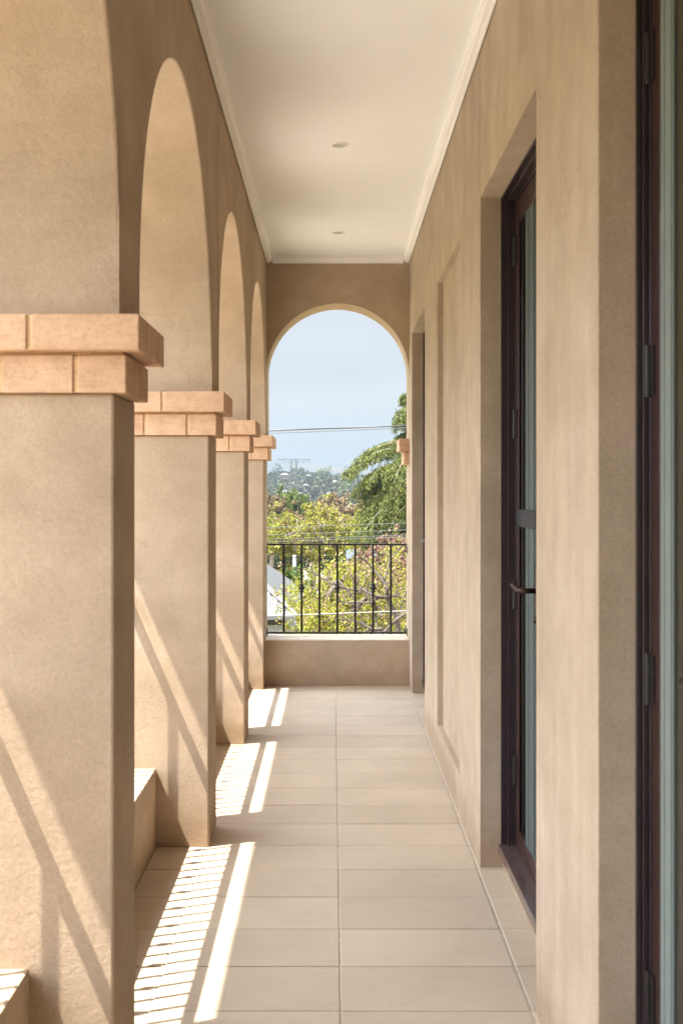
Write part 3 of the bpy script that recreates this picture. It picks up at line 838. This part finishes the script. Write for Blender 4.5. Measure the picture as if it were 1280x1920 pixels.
def broad_tree(x, y, ztop, rad, label, mat, barkmat=None, trunk_r=0.12, n_clump=60, per=120, clump=0.5, leaf=0.1, flat=0.8,
               cat='tree', group=None, crown_h=None, seed=1, name='broadleaf_tree', branchy=1.0, aspect=0.55, trunk_lean=(0, 0), front=None):
    r_ = np.random.default_rng(seed); rr = random.Random(seed)
    zb = float(ground_z(x, y)) - 0.15
    crown_h = crown_h or rad * 1.5
    cz = ztop - crown_h * 0.5
    root = empty(name, (x, y, zb), label, cat, group)
    # clump centres in an uneven shell
    cen = []
    lob = r_.normal(size=(7, 3)); lob /= np.linalg.norm(lob, axis=1)[:, None]
    while len(cen) < n_clump:
        d = r_.normal(size=3); d /= np.linalg.norm(d)
        if d[2] < -0.75: continue
        k = 0.80 + 0.22 * max(float(np.max(lob @ d)) ** 4, 0) - 0.1 * rr.random()
        q = k * (rr.random() ** 0.33 if rr.random() < 0.6 else 1.0)
        cen.append((x + trunk_lean[0] + d[0] * rad * q, y + trunk_lean[1] + d[1] * rad * q, cz + d[2] * crown_h * 0.5 * q))
    wood = MB()
    fork = Vector((x + trunk_lean[0] * 0.5, y + trunk_lean[1] * 0.5, cz - crown_h * 0.42))
    tr = curve_pts((x, y, zb), fork, 0, 6, 0.02, rr)
    wood.tube(tr, [trunk_r * (1.25 - 0.45 * i / 5) for i in range(6)], 9)
    wood.build('trunk', barkmat or M['bark'], root, smooth=True)
    limbs = MB()
    # a few main limbs, then branches from them to the clumps
    mains = []
    k_ = max(4, int(6 * branchy))
    for q in range(k_):
        an = 2 * math.pi * (q + rr.random() * 0.6) / k_
        e = Vector((x + trunk_lean[0] + math.cos(an) * rad * 0.6, y + trunk_lean[1] + math.sin(an) * rad * 0.6, cz + crown_h * rr.uniform(-0.15, 0.35)))
        pts = curve_pts(fork - Vector((0, 0, 0.02)), e, -0.10 * rad, 8, 0.05, rr)
        limbs.tube(pts, [trunk_r * (0.62 - 0.45 * i / 7) for i in range(8)], 7); mains.append(pts)
    for cpt in cen:
        v = Vector(cpt); best = min(((p - v).length, p) for pts in mains for p in pts[1:])[1] if True else None
        pts = curve_pts(best, v, -0.06 * rad * rr.random(), 6, 0.07, rr)
        limbs.tube(pts, [trunk_r * (0.22 - 0.17 * i / 5) for i in range(6)], 5, cap=False)
    for (pl, r0, r1, dd) in (front or []):
        pts = [P(480 + a / 4, 980 + b / 4, dd + 0.05 * math.sin(i * 1.7)) for i, (a, b) in enumerate(pl)]
        # smooth the polyline
        sm = []
        for i in range(len(pts) - 1):
            p0 = pts[max(i - 1, 0)]; p1 = pts[i]; p2 = pts[i + 1]; p3 = pts[min(i + 2, len(pts) - 1)]
            for q in range(4):
                u = q / 4
                sm.append(0.5 * ((2 * p1) + (p2 - p0) * u + (2 * p0 - 5 * p1 + 4 * p2 - p3) * u * u + (3 * p1 - 3 * p2 + p3 - p0) * u ** 3))
        sm.append(pts[-1])
        limbs.tube(sm, [r0 + (r1 - r0) * i / (len(sm) - 1) for i in range(len(sm))], 6)
        for i in range(2, len(sm) - 1, 2):               # side twigs
            e = sm[i] + Vector((rr.uniform(-0.22, 0.12), rr.uniform(-0.1, 0.1), rr.uniform(-0.02, 0.26)))
            limbs.tube(curve_pts(sm[i], e, 0.02, 4, 0.08, rr), [0.006, 0.005, 0.004, 0.002], 4, cap=False)
    limbs.build('limbs', barkmat or M['bark'], root, smooth=True)
    P_ = []
    for cpt in cen:
        n = int(per * r_.uniform(0.5, 1.4)); s = clump * r_.uniform(0.6, 1.3)
        q = r_.normal(size=(n, 3)) * np.array([1, 1, flat]) * s * 0.5
        # tufts: gather leaves round a few twigs
        tw = r_.normal(size=(max(3, n // 20), 3)) * np.array([1, 1, flat]) * s * 0.55
        q = tw[r_.integers(0, len(tw), n)] + r_.normal(size=(n, 3)) * s * 0.13
        P_.append(q + np.array(cpt))
    leaves('crown', np.concatenate(P_), leaf, mat, root, aspect=aspect, r_=r_)
    return root

def conifer(x, y, ztop, zlow, reach, label, seed=3):
    """cedar: trunk, long limbs that arch and hang, drooping sprays"""
    r_ = np.random.default_rng(seed); rr = random.Random(seed)
    zb = float(ground_z(x, y)) - 0.2
    root = empty('cedar_tree', (x, y, zb), label, 'tree')
    wood = MB(); wood.tube([(x, y, zb), (x, y, (zb + ztop) / 2), (x, y, ztop)], [0.30, 0.2, 0.03], 10)
    wood.build('trunk', M['bark'], root, smooth=True)
    limbs = MB(); pos = []; dirs = []
    def limb(z, an, Ln, rise=0.35, droop=0.55):
        d = Vector((math.cos(an), math.sin(an), 0)); pts = []
        n = 9
        for i in range(n):
            t = i / (n - 1)
            p = Vector((x, y, z)) + d * Ln * t + Vector((0, 0, Ln * (rise * t - droop * t * t * t)))
            pts.append(p)
        limbs.tube(pts, [0.055 * Ln / 3 * (1 - 0.9 * i / (n - 1)) + 0.004 for i in range(n)], 6, cap=False)
        side = Vector((-d.y, d.x, 0))
        # secondary branchlets
        m_ = int(11 * Ln / 2.5) + 4
        for k in range(m_):
            t = 0.12 + 0.88 * (k + rr.random()) / m_
            i = min(n - 2, int(t * (n - 1))); f = t * (n - 1) - i
            b0 = pts[i].lerp(pts[i + 1], f)
            for sg in (-1, 1):
                ln = (0.25 + 0.5 * (1 - abs(t - 0.45))) * rr.uniform(0.6, 1.1) * Ln / 3.0 + 0.12
                dd = (side * sg * rr.uniform(0.6, 1.0) + d * rr.uniform(0.4, 0.9)).normalized()
                prev = b0
                segs = 7
                for q in range(1, segs + 1):
                    u = q / segs
                    pt = b0 + dd * ln * u + Vector((0, 0, 0.06 * u - 0.55 * ln * u * u))
                    cnt = 14
                    for _ in range(cnt):
                        w = rr.random(); bp = prev.lerp(pt, w)
                        hang = rr.random() ** 1.4 * 0.34
                        pos.append((bp.x + rr.gauss(0, 0.035), bp.y + rr.gauss(0, 0.035), bp.z - hang + rr.gauss(0, 0.015)))
                        dirs.append((dd.x * 0.7, dd.y * 0.7, -0.7 - hang * 3))
                    prev = pt
    z = zlow
    while z < ztop - 0.4:
        t = (z - zlow) / (ztop - zlow)
        Ln0 = reach(z)
        for k in range(5):
            limb(z + rr.uniform(-0.15, 0.15), math.radians(rr.uniform(0, 360)) if k else math.radians(180 + rr.uniform(-25, 25)), Ln0 * rr.uniform(0.72, 1.05), rr.uniform(0.2, 0.4))
        z += 0.42
    limbs.build('limbs', M['bark'], root, smooth=True)
    leaves('crown', np.array(pos), 0.095, L['conifer'], root, aspect=0.30, dirs=np.array(dirs), r_=r_)
    return root

def px2x(px, d): return (px - 623.5) * d / F
def py2z(py, d): return CAM_Z - (py - 919) * d / F

NEARB = [([(340, 345), (430, 380), (520, 430), (600, 470), (700, 500), (800, 510), (880, 545), (985, 560)], 0.008, 0.020, 13.7),
         ([(610, 550), (650, 600), (740, 595), (860, 600), (900, 570), (985, 562)], 0.008, 0.018, 13.65),
         ([(800, 260), (870, 340), (960, 450), (985, 500), (985, 562), (1060, 760), (1040, 1100), (1000, 1400)], 0.008, 0.040, 13.7),
         ([(600, 720), (700, 735), (800, 760), (870, 800), (980, 805), (1050, 900)], 0.009, 0.022, 13.75),
         ([(860, 880), (960, 820), (1040, 740), (1120, 680), (1180, 640)], 0.018, 0.012, 13.6),
         ([(1040, 740), (1080, 690), (1150, 700)], 0.012, 0.008, 13.62),
         ([(720, 400), (760, 470), (830, 520), (900, 552)], 0.006, 0.014, 13.7),
         ([(1090, 170), (1040, 240), (1000, 300), (960, 440)], 0.006, 0.012, 13.9),
         ([(990, 560), (1060, 550), (1140, 570)], 0.016, 0.008, 13.7)]
# near yellow tree below the railing
broad_tree(px2x(732, 15), 15.0, py2z(1030, 15), 1.22, 'broad yellow green tree with bare twisting branches directly beyond the railing', L['yellow'], M['bark_near'],
           trunk_r=0.085, n_clump=95, per=170, clump=0.36, leaf=0.043, crown_h=1.9, seed=21, branchy=1.4, trunk_lean=(0.0, 0.1), aspect=0.6, front=NEARB)
broad_tree(px2x(620, 15.5), 16.2, py2z(1062, 16), 0.55, 'small bright yellow tree left of centre behind the railing bars', L['yellow'], M['bark_near'],
           trunk_r=0.045, n_clump=36, per=120, clump=0.30, leaf=0.043, crown_h=1.3, seed=22, branchy=1.0, aspect=0.6)
broad_tree(px2x(590, 17), 17.0, py2z(1146, 17), 0.40, 'round green bush against the white roofed house', L['green'], None,
           trunk_r=0.05, n_clump=34, per=150, clump=0.26, leaf=0.06, crown_h=1.2, seed=23, name='green_bush', cat='bush')
# yellow tree in the middle distance
broad_tree(px2x(590, 55), 55.0, py2z(952, 55), 2.35, 'large airy yellow green tree with grey trunk rising behind the overhead wires', L['yellow'], M['bark'],
           trunk_r=0.17, n_clump=90, per=120, clump=0.65, leaf=0.15, crown_h=2.6, seed=24, branchy=1.3)
broad_tree(px2x(515, 62), 60.0, py2z(962, 60), 1.3, 'yellow green tree top at the left edge of the arch view', L['yellow2'], M['bark'],
           trunk_r=0.14, n_clump=50, per=110, clump=0.6, leaf=0.15, crown_h=2.0, seed=25)
broad_tree(px2x(652, 66), 66.0, py2z(965, 66), 1.5, 'thin leafed olive tree between the yellow tree and the cedar', L['yellow2'], M['bark'],
           trunk_r=0.13, n_clump=45, per=80, clump=0.6, leaf=0.15, crown_h=2.6, seed=26)
broad_tree(px2x(742, 26), 26.0, py2z(1000, 26), 0.62, 'copper pink leafed tree beneath the cedar at the right', L['pink'], M['bark'],
           trunk_r=0.07, n_clump=55, per=120, clump=0.34, leaf=0.07, crown_h=1.5, seed=27)
broad_tree(px2x(688, 24), 24.0, py2z(1040, 24), 0.75, 'pink tinged shrub tree behind the yellow branches', L['pink'], M['bark'],
           trunk_r=0.07, n_clump=50, per=110, clump=0.34, leaf=0.07, crown_h=1.7, seed=37)
broad_tree(px2x(612, 110), 110.0, py2z(926, 110), 1.75, 'rounded rusty brown tree standing above the yellow tree', L['brown'], None,
           trunk_r=0.22, n_clump=60, per=140, clump=0.9, leaf=0.28, crown_h=4.2, seed=28)
broad_tree(px2x(660, 105), 105.0, py2z(940, 105), 1.9, 'wide brown gum tree left of the cedar', L['brown'], None,
           trunk_r=0.22, n_clump=60, per=130, clump=0.9, leaf=0.28, crown_h=4.2, seed=29)
broad_tree(px2x(512, 120), 120.0, py2z(938, 120), 1.9, 'dull brown tree at the left behind the yellow crown', L['brown'], None,
           trunk_r=0.22, n_clump=60, per=130, clump=0.9, leaf=0.3, crown_h=4.4, seed=30)
broad_tree(px2x(545, 150), 150.0, py2z(922, 150), 2.6, 'fresh green tree beside the foot of the pylon', L['green'], None,
           trunk_r=0.22, n_clump=60, per=130, clump=1.1, leaf=0.36, crown_h=5.0, seed=31)
broad_tree(px2x(512, 45), 45.0, py2z(1070, 45), 0.9, 'rounded tan brown shrub above the white roof', L['brown'], None,
           trunk_r=0.10, n_clump=50, per=150, clump=0.42, leaf=0.11, crown_h=1.5, seed=32, name='brown_shrub', cat='shrub')
broad_tree(px2x(545, 34), 34.0, py2z(1072, 34), 0.6, 'small green shrub between the white roof and the pale pole', L['green'], None,
           trunk_r=0.08, n_clump=36, per=110, clump=0.36, leaf=0.09, crown_h=1.0, seed=33, name='green_shrub', cat='shrub')
broad_tree(px2x(528, 75), 75.0, py2z(1010, 75), 1.9, 'dark blue green tree behind the top rail at the left', L['darkgreen'], None,
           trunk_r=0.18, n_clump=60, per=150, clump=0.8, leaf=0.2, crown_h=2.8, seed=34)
broad_tree(px2x(640, 80), 80.0, py2z(1005, 80), 2.4, 'dark green tree behind the trunk of the yellow tree', L['darkgreen'], None,
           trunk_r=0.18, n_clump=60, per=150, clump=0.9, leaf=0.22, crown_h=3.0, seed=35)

# cedar at the right
def reach(z):
    return float(np.interp(z, [-4, -1.2, 0.2, 1.2, 2.0, 2.75, 3.1, 3.6, 4.3, 4.7, 6.5], [2.7, 3.0, 2.6, 2.35, 2.5, 3.25, 1.4, 1.05, 1.35, 0.6, 0.3]))
conifer(px2x(800, 40), 40.0, 6.8, -2.6, reach, 'dark green cedar with drooping branches at the right of the arch view')

# ---- woodland masses
def woodland(name, label, spec, mat, seed):
    r_ = np.random.default_rng(seed); P_ = []
    for (x0, x1, y0, y1, n, rad, hh, per) in spec:
        for _ in range(n):
            x = r_.uniform(x0, x1); y = r_.uniform(y0, y1); R = rad * r_.uniform(0.6, 1.35); H = hh * r_.uniform(0.6, 1.2)
            z = float(ground_z(x, y)) + H - R * 0.6
            k = int(per * r_.uniform(0.7, 1.2))
            d = r_.normal(size=(k, 3)); d /= np.linalg.norm(d, axis=1)[:, None]
            d[:, 2] = np.abs(d[:, 2]) * 1.0 - 0.35
            q = r_.uniform(0.6, 1.05, (k, 1)) * (1 + 0.25 * np.sin(d[:, :1] * 7 + r_.uniform(0, 6)) * np.sin(d[:, 1:2] * 6))
            P_.append(np.column_stack([x + d[:, 0] * R * q[:, 0], y + d[:, 1] * R * q[:, 0], z + d[:, 2] * R * 0.8 * q[:, 0]]))
    P_ = np.concatenate(P_)
    o = leaves(name, P_, spec[0][5] * 0.27, mat, None, aspect=0.8, r_=r_)
    tag(o, label, 'woodland', kind='stuff'); return o
woodland('hillside_woodland', 'hazy wooded hillside beyond the pylon', [(-150, 110, 640, 1000, 360, 7.5, 10.0, 300)], L['far'], 41)
woodland('valley_woodland', 'green and brown woodland filling the valley below the hill', [(-75, 60, 210, 520, 200, 4.2, 8.0, 220)], L['far'], 42)
woodland('lower_woodland', 'brown trees massed at the foot of the slope', [(-16, 10, 66, 135, 60, 1.8, 3.2, 260), (-7, 5, 30, 55, 22, 0.9, 1.5, 260)], L['brown'], 43)

# distinct trees on the far slope
for k, (px, pt, d, R, mat, lab) in enumerate([
        (605, 880, 930, 7.5, 'green', 'pale green rounded tree on the skyline of the far hill'),
        (560, 876, 940, 9.0, 'far', 'broad dusky tree on the skyline just right of the pylon'),
        (525, 880, 900, 9.0, 'far', 'broad dusky tree on the skyline left of the pylon'),
        (642, 888, 980, 9.0, 'darkgreen', 'bluish dark tree on the skyline near the cedar'),
        (592, 903, 760, 7.0, 'far', 'dusky domed tree halfway up the far hill'),
        (650, 905, 720, 7.0, 'green', 'yellowish tree on the far hill beside the cedar'),
        (522, 926, 420, 4.5, 'green', 'fresh green tree low on the far slope at the left'),
        (572, 942, 300, 3.0, 'yellow', 'bright yellow tree low in the valley right of the pylon')]):
    broad_tree(px2x(px, d), d, py2z(pt, d), R, lab, L[mat], None, trunk_r=0.4, n_clump=26, per=60, clump=R * 0.45, leaf=R * 0.16, crown_h=R * 1.5,
               seed=60 + k, name='hill_tree', group='distinct trees on the far hill')

# houses on the far slope
def far_house(px, py, d, w, h, dep, rot, wallc, roofc, lab):
    py += 2; w *= 0.40; h *= 0.62; dep *= 0.5
    x = px2x(px, d); z = py2z(py, d)
    root = empty('hill_house', (x, d, z - h), lab, 'house', 'houses among the trees of the far hill')
    MB().box(x - w / 2, x + w / 2, d, d + dep, z - h * 2.2, z).build('wall', wallc, root)
    m = MB(); e = 0.5; rz = z + w * 0.22
    m.add([(x - w / 2 - e, d - e, z - .1), (x + w / 2 + e, d - e, z - .1), (x + w / 2 + e, d + dep + e, z - .1), (x - w / 2 - e, d + dep + e, z - .1),
           (x - w * 0.22, d + dep / 2, rz), (x + w * 0.22, d + dep / 2, rz)],
          [(0, 1, 5, 4), (1, 2, 5), (2, 3, 4, 5), (3, 0, 4), (3, 2, 1, 0)])
    m.build('roof', roofc, root)
    for q in (-0.28, 0.05, 0.3):
        MB().box(x + w * q - 0.7, x + w * q + 0.7, d - 0.06, d - 0.002, z - h * 0.75, z - h * 0.25).build('window', M['dark_room'], root)
wc = simple('far_pale_wall', (0.12, 0.118, 0.112), 0.9); wc2 = simple('far_brick_wall', (0.12, 0.105, 0.095), 0.9)
rc = simple('far_grey_roof', (0.05, 0.052, 0.058), 0.7); rc2 = simple('far_tile_roof', (0.085, 0.07, 0.065), 0.8)
for args in [(532, 920, 640, 12, 3.5, 8, 0, wc, rc, 'pale gabled house low on the far hill left of the pylon'),
             (533, 888, 860, 14, 4, 8, 0, wc2, wc, 'house with pale roof high on the hill left of the pylon'),
             (562, 925, 600, 10, 3, 8, 0, wc, rc, 'white house at the foot of the hill right of the pylon'),
             (573, 908, 720, 10, 3, 8, 0, wc, rc, 'small grey roofed house halfway up the hill'),
             (588, 913, 700, 9, 3, 8, 0, wc, rc2, 'small white house beside the dusky domed tree'),
             (618, 923, 560, 9, 3, 8, 0, wc, rc, 'low white building above the rusty brown tree'),
             (578, 890, 900, 11, 3.5, 8, 0, wc, rc, 'house just below the skyline right of the pylon'),
             (626, 901, 820, 13, 4, 8, 0, wc2, rc2, 'house with dark roof under the skyline trees'),
             (548, 905, 760, 12, 3.5, 8, 0, wc, rc2, 'house with dark roof behind the legs of the pylon')]:
    far_house(*args)

# ---- pylon
def pylon():
    d = 540.0; s = d / F
    col = simple('galvanised_pylon_steel', (0.05, 0.055, 0.062), 0.7, metal=0.0)
    x0 = px2x(545.5, d); x1 = px2x(555.5, d); xc = (x0 + x1) / 2
    zt = py2z(861, d); zb = float(ground_z(xc, d)) - 1
    zw = py2z(876, d)
    root = empty('transmission_pylon', (xc, d, zb), 'grey lattice transmission pylon with a wide cross arm on the far slope', 'pylon')
    for sx, xt in ((-1, x0), (1, x1)):
        m = MB()
        for sy in (-0.7, 0.7):
            for q in (-0.35, 0.35):
                m.tube([(xt + q * 2.2 + sx * 0.9, d + sy * 2.4, zb), (xt + q, d + sy, zw - 3), (xt + q, d + sy, zt)], [0.17, 0.15, 0.14], 5)
        z = zb + 1; k = 0
        while z < zt - 1.2:
            f = max(0, (zw - 3 - z) / (zw - 3 - zb)); w_ = 0.35 * (1 + 1.2 * f); oo = sx * 0.9 * f
            a = -w_ if k % 2 else w_
            for sy in (-0.7, 0.7):
                m.tube([(xt + oo + a, d + sy * (1 + 1.4 * f), z), (xt + oo - a, d + sy * (1 + 1.4 * f), z + 1.4)], 0.06, 4)
            z += 1.4; k += 1
        m.build('mast', col, root)
    m = MB()
    xl = px2x(519, d); xr = px2x(582, d)
    for sy in (-0.7, 0.7):
        m.tube([(xl, d, zt), (x0, d + sy, zt + 0.1), (x1, d + sy, zt + 0.1), (xr, d, zt)], 0.15, 5)
        m.tube([(xl, d, zt), (x0, d + sy, zt - 1.7)], 0.09, 5); m.tube([(xr, d, zt), (x1, d + sy, zt - 1.7)], 0.09, 5)
        for q in range(1, 5):
            t = q / 5
            m.tube([(xl + (x0 - xl) * t, d + sy * t, zt), (xl + (x0 - xl) * t, d + sy * t, zt - 1.7 * t)], 0.05, 4)
            m.tube([(xr + (x1 - xr) * t, d + sy * t, zt), (xr + (x1 - xr) * t, d + sy * t, zt - 1.7 * t)], 0.05, 4)
        for a, b in ((x0, x1), (x1, x0)):
            m.tube([(a, d + sy, zt), (b, d + sy, zt - 1.7)], 0.06, 4); m.tube([(a, d + sy, zt - 1.8), (b, d + sy, zw)], 0.06, 4)
    m.build('cross_arm', col, root)
    for k, xx in enumerate((xl + 0.3, (xl + x0) / 2, (xr + x1) / 2, xr - 0.3)):
        MB().tube([(xx, d, zt - 0.1 - 0.5), (xx, d, zt - 2.2)], 0.10, 6).build('insulator', col, root)
        w = MB()
        for sgn in (1,):
            pts = []
            for q in range(25):
                t = q / 24
                pts.append((xx + 190 * t, d - 150 * t, (zt - 2.2) * (1 - t) + (zt - 9) * t - 12 * 4 * t * (1 - t) * 0.5))
            w.tube(pts, 0.035, 4)
        o = w.build('transmission_line', M['steel']); o.data.materials[0] = M['bronze_dark']; tag(o, 'thin transmission conductor running right from the pylon', 'power line', 'conductors strung from the pylon')
pylon()

# ---- overhead wires near the house
wire_dark = simple('black_cable_sheath', (0.05, 0.05, 0.052), 0.55)
wire_grey = simple('weathered_conductor', (0.055, 0.062, 0.052), 0.7, metal=0.0)
wire_pale = simple('pale_conductor', (0.17, 0.165, 0.15), 0.6, metal=0.0)
def wire(pa, pb, d, rad, mat, lab, grp, twist=False, span=16.0, sag=0.25):
    a = P(pa[0], pa[1], d); b = P(pb[0], pb[1], d)
    sl = (b.z - a.z) / (b.x - a.x); xm = (a.x + b.x) / 2; zm = (a.z + b.z) / 2
    def z(x): return zm + sl * (x - xm) + sag * ((x - xm) / span) ** 2 * 2
    m = MB(); n = 60
    if twist:
        n = 1100
        for ph in (0, 2.094, 4.189):
            pts = []
            for i in range(n):
                x = xm - span + 2 * span * i / (n - 1); an = ph + x * 2 * math.pi / 0.17
                pts.append((x, d + rad * math.cos(an), z(x) + rad * math.sin(an)))
            m.tube(pts, rad * 0.85, 4)
    else:
        m.tube([(xm - span + 2 * span * i / (n - 1), d, z(xm - span + 2 * span * i / (n - 1))) for i in range(n)], rad, 6)
    o = m.build('overhead_wire', mat, smooth=not twist); tag(o, lab, 'overhead wire', grp); return o
wire((505, 807.5), (760, 798), 20.0, 0.0085, wire_dark, 'thick twisted black cable crossing the sky, the upper of two', 'cables crossing the sky', True)
wire((505, 812.5), (760, 802.5), 20.4, 0.007, wire_dark, 'thinner black cable crossing the sky just under the twisted one', 'cables crossing the sky')
for k, (a, b, lab) in enumerate([(989.5, 981, 'topmost of four street wires passing in front of the trees'),
                                 (1003.5, 994, 'second street wire from the top in front of the trees'),
                                 (1011.5, 1004, 'third street wire from the top in front of the trees'),
                                 (1016.5, 1007.5, 'lowest of four street wires, just above the railing')]):
    wire((500, a), (760, b), 20.0 + k * 0.15, 0.0068, wire_grey, lab, 'street wires above the railing')
wire((500, 1155.5), (760, 1146), 14.0 - 1.6, 0.0078, wire_pale, 'pale wire crossing low behind the railing bars', 'street wires above the railing')

# ---- pale metal pole
d = 42.0; x = px2x(552, d); zb = float(ground_z(x, d)); zt = py2z(1044, d)
root = empty('metal_pole', (x, d, zb), 'pale bluish metal pole standing left behind the railing bars', 'pole')
MB().tube([(x, d, zb - 0.2), (x, d, zt)], [0.075, 0.055], 14).build('shaft', simple('galvanised_pole', (0.24, 0.27, 0.32), 0.45, metal=0.35), root, smooth=True)
MB().lathe((x, d, zt), [(0.07, 0.0), (0.075, 0.03), (0.02, 0.06)], 12).build('cap', M['steel'], root)

# ---- white roofed house at the lower left
def roof_house():
    d = 22.0
    xe = px2x(556, d); ze = py2z(1156, d); pit = 0.78; W_h = 9.0; D_h = 6.0
    zb = float(ground_z(xe, d)) - 1
    root = empty('neighbour_house', (xe - 3, d + 3, zb), 'neighbouring house with white corrugated metal hip roof at the lower left', 'house')
    wall = simple('grey_render', (0.24, 0.24, 0.245), 0.9, var=0.1, vscale=5)
    white = simple('white_metal_roof', (0.08, 0.084, 0.088), 0.4, var=0.05, vscale=3)
    MB().box(xe - W_h + 0.3, xe - 0.25, d + 0.35, d + D_h, zb, ze - 0.02).build('wall', wall, root)
    win = MB().box(xe - 3.2, xe - 0.30, d + 0.32, d + 0.348, ze - 0.20, ze - 0.07).build('window', M['dark_room'], root)
    a = D_h / 2
    m = MB(); N = 120
    # front slope with ribs: strips running from the eave up to the hip or the ridge
    for q in range(N):
        xa = xe - W_h * q / N; xb = xe - W_h * (q + 1) / N; rib = 0.03 if q % 2 else 0.0
        la = min(xe - xa, a, xa - (xe - W_h) + 1e-4); lb = min(xe - xb, a, xb - (xe - W_h) + 1e-4)
        m.add([(xa, d, ze + rib), (xb, d, ze + rib), (xb, d + lb, ze + lb * pit + rib), (xa, d + la, ze + la * pit + rib)], [(0, 3, 2, 1)])
        if q: m.add([(xa, d, ze), (xa, d, ze + 0.03), (xa, d + la, ze + la * pit + 0.03), (xa, d + la, ze + la * pit)], [(0, 1, 2, 3)])
    m.add([(xe, d, ze), (xe - a, d + a, ze + a * pit), (xe, d + D_h, ze)], [(0, 2, 1)])
    m.add([(xe, d + D_h, ze), (xe - W_h, d + D_h, ze), (xe - W_h + a, d + a, ze + a * pit), (xe - a, d + a, ze + a * pit)], [(0, 1, 2, 3)])
    m.add([(xe - W_h, d, ze), (xe - W_h, d + D_h, ze), (xe - W_h + a, d + a, ze + a * pit)], [(0, 2, 1)])
    m.build('roof', white, root)
    h = MB()
    h.tube([(xe + 0.02, d - 0.02, ze + 0.03), (xe - a, d + a, ze + a * pit + 0.04)], 0.055, 6)
    h.build('hip_capping', white, root)
    MB().box(xe - W_h, xe + 0.03, d - 0.09, d - 0.003, ze - 0.06, ze + 0.02).build('gutter', white, root, bevel=0.01)
    MB().box(xe - W_h + 0.02, xe - 0.01, d + 0.0, d + 0.34, ze - 0.05, ze - 0.025).build('soffit', white, root)
    # a second roof plane behind, higher, seen as the upper pale band
    m = MB()
    o1 = P(500, 1092, 30); o2 = P(560, 1142, 30)
    return root
roof_house()
d = 29.0; xr_ = px2x(558, d); zr_ = py2z(1140, d)
root = empty('neighbour_shed', (xr_ - 2, d + 2, float(ground_z(xr_, d))), 'second pale metal roof rising behind the white hip roof', 'house')
m = MB(); a = 2.6
m.add([(xr_, d, zr_), (xr_ - 7, d, zr_), (xr_ - 7, d + a, zr_ + a * 0.72), (xr_ - a, d + a, zr_ + a * 0.72), (xr_, d + 2 * a, zr_), (xr_ - 7, d + 2 * a, zr_)],
      [(0, 3, 2, 1), (0, 4, 3), (4, 5, 2, 3)])
m.build('roof', simple('pale_grey_metal_roof', (0.09, 0.095, 0.102), 0.4, var=0.05, vscale=3), root)
MB().box(xr_ - 6.8, xr_ - 0.3, d + 0.3, d + 2 * a - 0.3, float(ground_z(xr_, d)) - 1, zr_ - 0.01).build('wall', M['plaster_end'], root)

# blue-grey rooftops glimpsed through the branches at the right
for k, (px, py, d, w, lab) in enumerate([(664, 1047, 46, 0.42, 'small blue grey roof glimpsed behind the yellow leaves'),
                                         (713, 1048, 44, 0.4, 'blue grey roof glimpsed under the cedar'),
                                         ]):
    x = px2x(px, d); z = py2z(py, d); zb = float(ground_z(x, d)) - 1
    root = empty('garden_building', (x, d, zb), lab, 'building')
    MB().box(x - w / 2, x + w / 2, d + 0.1, d + 2, zb, z).build('wall', wc2, root)
    m = MB(); m.add([(x - w / 2 - .1, d, z), (x + w / 2 + .1, d, z), (x + w / 2 + .1, d + 2.1, z), (x - w / 2 - .1, d + 2.1, z), (x - w / 2 - .1, d + 1.05, z + .3), (x + w / 2 + .1, d + 1.05, z + .3)],
                      [(0, 1, 5, 4), (2, 3, 4, 5), (1, 2, 5), (3, 0, 4)])
    m.build('roof', simple('blue_grey_roof', (0.030, 0.042, 0.062), 0.6), root)

# ------------------------------------------------------------------ haze
hz = MB().box(-9500, 9500, -9500, 9500, -24, 172)
hm = bpy.data.materials.new('haze_air'); hm.use_nodes = True
n = hm.node_tree; n.nodes.clear()
oo = n.nodes.new('ShaderNodeOutputMaterial'); pv = n.nodes.new('ShaderNodeVolumePrincipled')
pv.inputs['Color'].default_value = (0.185, 0.225, 0.275, 1); pv.inputs['Density'].default_value = 0.00040
pv.inputs['Anisotropy'].default_value = 0.3
n.links.new(pv.outputs['Volume'], oo.inputs['Volume'])
tag(hz.build('haze', hm), kind='stuff')
